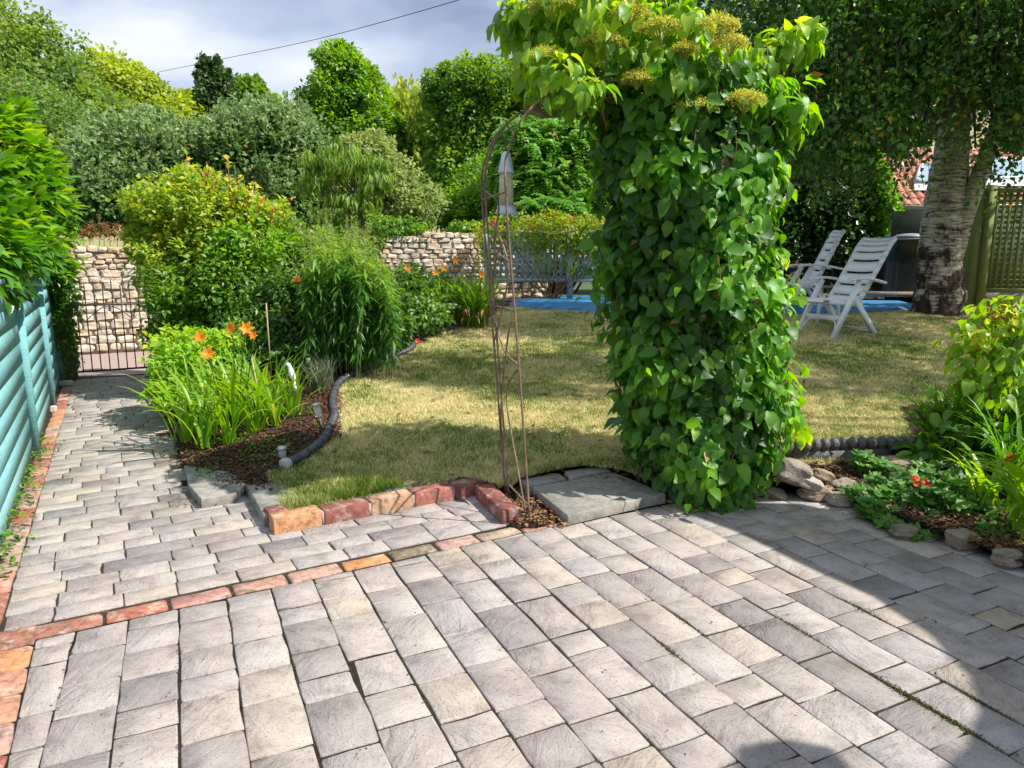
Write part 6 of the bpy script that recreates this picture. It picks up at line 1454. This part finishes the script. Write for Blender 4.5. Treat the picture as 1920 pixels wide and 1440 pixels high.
b = MB(); b.lathe((tc_[0], tc_[1] + .1, tzt - .02), [(.20, 0), (.205, .01), (.20, .022)], 24); b.build('tabletop', M['oldwood'], tt)
for a in (.4, 1.97, 3.54, 5.1): b = MB(); b.bar((tc_[0] + .17 * math.cos(a), tc_[1] + .1 + .17 * math.sin(a), tc_[2]), (tc_[0] + .13 * math.cos(a), tc_[1] + .1 + .13 * math.sin(a), tzt - .02), .03, .022, up=(0, 1, 0)); b.build('leg', M['whiteplastic'], tt)

# ------------------------------------------------------------ right bed
hc = gp(1850, 880, .08); hp = thing('berry_shrub', 'sunlit shrub with yellow and orange leaves and clusters of red berries at the right edge', 'shrub', hc)
hbl = [blob(1865, 600, 40, 42, 4.1, .25), blob(1905, 640, 50, 80, 4.1, .3), blob(1850, 670, 50, 50, 4.0, .28), blob(1830, 720, 34, 34, 3.95, .2), blob(1880, 740, 60, 50, 4.0, .3), blob(1950, 700, 60, 120, 4.0, .3), blob(1900, 580, 30, 20, 4.1, .2)]
P, O, ct = crown_pts(hbl, 1150, 110, .32, .3); m = len(P)
T = norm(O * .6 + np.array([0, 0, -.75]) + rdir(m) * .4); N = norm(O * .5 + np.array([0, 0, .7]) + rdir(m) * .3); S = R.uniform(.045, .09, m); tn = .45 + ct + R.normal(0, .2, m)
qx, qy = proj(P); cand = np.where((qx < 1925) & (S > .055))[0]; R.shuffle(cand); ind = cand[:220]; rest = np.setdiff1d(np.arange(m), ind)
leafobj('leaves', P[rest], T[rest], N[rest], S[rest], tn[rest], 'oval', M['hyper'], hp); leafparts('leaf', P[ind], T[ind], N[ind], S[ind], ['oval', 'heart2'], M['hyper'], hp)
leafobj('yellow_leaves', at(1832, 630, 3.95) + R.normal(0, .035, (34, 3)), rdir(34) + [0, 0, -.5], rdir(34) + [0, -.5, .6], R.uniform(.04, .075, 34), .92 + R.normal(0, .04, 34), 'oval', M['hyper'], hp)
leafobj('orange_leaves', at(1895, 605, 3.95) + R.normal(0, .05, (60, 3)), rdir(60) + [0, 0, -.5], rdir(60) + [0, -.5, .6], R.uniform(.035, .06, 60), .96 + R.normal(0, .05, 60), 'oval', M['hyper'], hp)
stems(hp, hc, tops_of(hbl, 26), .007, M['redstem'])
bm_ = rockmesh('berry', M['berry'], .3, 1, 1.)
for k in range(70):
    c = at(*( (rnd(1850, 1905), rnd(560, 600)) if k < 30 else (rnd(1820, 1918), rnd(580, 700)) ), 3.88); o = bpy.data.objects.new('berry', bm_); COL.objects.link(o); o.parent = hp; o.location = [float(v) for v in c - origin(hp)]; o.scale = (.008,) * 3
ca = thing('crocosmia_clump', 'dense clump of arching dark green sword leaves under the berry shrub', 'crocosmia', gp(1830, 900, .08))
cbs = [gp(px, py, .08) for px, py in [(1760, 870), (1800, 880), (1840, 870), (1870, 900), (1820, 850), (1900, 880), (1780, 850), (1900, 930)]]
straps(ca, cbs, 420, .52, .010, M['croc'], lean=(.25, 1.1), tb=.45)
b = MB()
for fx, fy in [(1893, 858), (1900, 872), (1885, 866)]: q = at(fx, fy, 3.5); scape(b, cbs[3], q, .003); lilyflower(ca, q, .026, M['red_petal'])
b.build('flower_stems', M['greentwig'], ca, True)
dlr = thing('right_daylily', 'yellow green strap leaves hanging over the patio at the lower right edge', 'daylily', gp(1930, 1010, .08))
straps(dlr, [gp(1925, 1000, .08), gp(1950, 1020, .08), gp(1900, 970, .08), gp(1960, 980, .08), gp(1850, 950, .08)], 95, .44, .011, M['strap'], lean=(.3, 1.15), tb=.5)
straps(dlr, [gp(1940, 990, .08)], 5, .6, .020, M['strap'], lean=(.75, .95), tb=.42, az=3.75, name='long_leaves', seg=14, tv=.03)
br_ = thing('broad_leaf_plant', 'plant with broad shaded leaves at the corner of the lawn behind the rope edging', 'perennial', lp(1745, 850))
foliage('foliage', [blob(1765, 850, 45, 24, 3.95, .2), blob(1730, 835, 30, 12, 4.1, .15), blob(1790, 800, 40, 34, 4.05, .25)], 420, .085, M['ivy'], br_, 'oval', clumps=40, spread=.5, up=.9, tb=.5)
def geranium(name, label, blobs, n, size, mt, fl=()):
    P, O, ct = crown_pts(blobs, n, 40, .5, .2); P[:, 2] = np.maximum(P[:, 2], .03); m = len(P); t = thing(name, label, 'geranium', np.mean([bb[0] for bb in blobs], 0) * [1, 1, 0] + [0, 0, .05])
    a = R.uniform(0, 6.28, m); leafobj('foliage', P, np.stack([np.cos(a), np.sin(a), R.normal(-.15, .25, m)], -1), np.array([0, -.45, 1.]) + rdir(m) * .4, size * R.uniform(.6, 1.2, m), .5 + ct + R.normal(0, .12, m), 'lobed', mt, t)
    b = MB(); 
    for p in P[::2]: b.tube([p, np.array([p[0] * .6 + origin(t)[0] * .4, p[1] * .6 + origin(t)[1] * .4, .05])], .002, 4, cap=False)
    b.build('leaf_stalks', M['greentwig'], t)['kind'] = 'stuff'; b = MB()
    for fx, fy, y in fl: q = at(fx, fy, y); scape(b, q + [.02, .05, -.1], q, .002); [lilyflower(t, q + R.normal(0, .012, 3), .018, M['red_petal']) for _ in range(3)]
    if fl: b.build('flower_stems', M['greentwig'], t, True)['kind'] = 'stuff'
    return t
geranium('scarlet_geranium', 'spreading geranium with lobed green leaves and scarlet flowers above the patio rocks', [blob(1720, 930, 70, 34, 3.55, .2), blob(1790, 925, 60, 40, 3.55, .2), blob(1740, 985, 60, 24, 3.35, .15), blob(1670, 965, 40, 20, 3.45, .12), blob(1830, 960, 50, 30, 3.4, .18), blob(1850, 900, 50, 30, 3.7, .2), blob(1880, 1000, 50, 24, 3.15, .15), blob(1660, 925, 30, 20, 3.65, .12)], 560, .075, M['geran'], [(1713, 902, 3.42), (1728, 906, 3.42), (1900, 860, 3.5)])
geranium('young_geranium', 'small fresh geranium shoot growing from the dry leaves before the rope edging', [blob(1655, 875, 30, 16, 3.9, .08), blob(1615, 860, 14, 16, 3.95, .06), blob(1640, 905, 16, 12, 3.75, .06)], 46, .055, M['geran'])
geranium('trailing_geranium', 'pale geranium leaves trailing over the patio edge rocks', [blob(1635, 950, 28, 18, 3.45, .08), blob(1612, 925, 20, 12, 3.55, .06), blob(1705, 1005, 28, 10, 3.2, .08), blob(1665, 985, 24, 10, 3.3, .06)], 70, .06, M['geran'])

# moss tufts on the patio joints at lower right
P = []
for cx_, cy_ in [(1330, 1168), (1660, 1310), (1780, 1340), (1840, 1300), (1720, 1325), (1250, 1225), (1490, 1185), (1800, 1375), (1645, 1135)]:
    c = gp(cx_, cy_)[:2]; k = 520; v_ = np.dot(c - c0, VD); c = c + VD * (round(v_ / W) * W - v_); uu = R.normal(0, .055, k); ww = R.normal(0, .0045, k) * np.exp(-(uu / .06) ** 2 * .3) * 1.6; P.append(np.stack([c[0] + UD[0] * uu + VD[0] * ww, c[1] + UD[1] * uu + VD[1] * ww, R.uniform(-.004, .002, k)], -1))
P = np.concatenate(P); m = len(P); o = leafobj('moss', P, rdir(m) + [0, 0, .8], rdir(m), R.uniform(.003, .0065, m), .35 + R.normal(0, .15, m), 'far', M['mossleaf']); tag(o, 'green moss growing in a few joints on the right of the patio', 'moss')

# added unseen tree beyond the right edge, crown placed to dapple the lawn
nt = thing('overhanging_tree', 'light leafy tree standing beyond the right edge, dappling the lawn with shade', 'tree', (9.3, 4.2, .4))
trunkmesh('trunk', [(9.3, 4.2, .3), (9.1, 4.3, 2.5), (8.6, 4.4, 4.5), (8, 4.5, 6)], [.18, .15, .1, .04], M['twig'], nt)
nbl = [(np.array([7.3, 5.2, 5.6]), np.array([1.5, .9, .6])), (np.array([8.6, 5.4, 5.2]), np.array([1.2, .9, .6])), (np.array([5.6, 4.9, 6.6]), np.array([1.0, .75, .5])), (np.array([5.9, 4.0, 5.6]), np.array([.45, .35, .3])), (np.array([6.6, 5.6, 6.9]), np.array([1., .7, .5])), (np.array([4.9, 5.3, 6.9]), np.array([.9, .6, .5]))]
foliage('crown', nbl, 13000, .09, M['birchleaf'], nt, clumps=150, spread=.34, shell=.2)
branches((8.6, 4.4, 4.5), nbl, 14, .05, nt, M['twig'])

# ------------------------------------------------------------ overhead cable, added unseen sheet cut to cast the curved patio shade
cb_ = MB(); cb_.tube(spline([at(298, 135, 34), at(420, 110, 29), at(600, 72, 24), at(860, 0, 18), at(1100, -80, 14)], 30), .010, 5); o = cb_.build('overhead_cable', M['cableblack'], None, True); tag(o, 'thin black overhead cable slanting up across the cloudy sky', 'cable')
SZ = 2.5
def sh(x, y, z=SZ): k = z / SD[2]; return (x + SD[0] * k, y + SD[1] * k, z)
edge = [gp(1190, 950), gp(1300, 965), gp(1400, 1005), gp(1500, 1055), gp(1640, 1120), gp(1740, 1185), gp(1815, 1265), gp(1838, 1330), gp(1815, 1400), gp(1760, 1450), gp(1660, 1478), gp(1600, 1440), gp(1560, 1400), gp(1470, 1385), gp(1390, 1400), gp(1380, 1460), gp(1500, 1600)]
outer = [np.array(v) for v in [(1.0, .9), (2.6, .6), (4.5, 1.2), (4.5, 3.0)]] + [gp(1930, 1060), gp(1700, 985), gp(1500, 945), gp(1330, 940)]
ring = [sh(q[0], q[1]) for q in edge + outer]
ss = thing('shade_sail', 'large pale shade sail with scalloped edges stretched over the patio', 'shade sail', sh(3, 1.5, 0))
n_ = len(ring); b = MB(); b.add(ring + [(x, y, z + .01) for x, y, z in ring], [np.arange(n_)[None], (np.arange(n_)[::-1] + n_)[None]]); b.build('cloth', M['sailcloth'], ss)
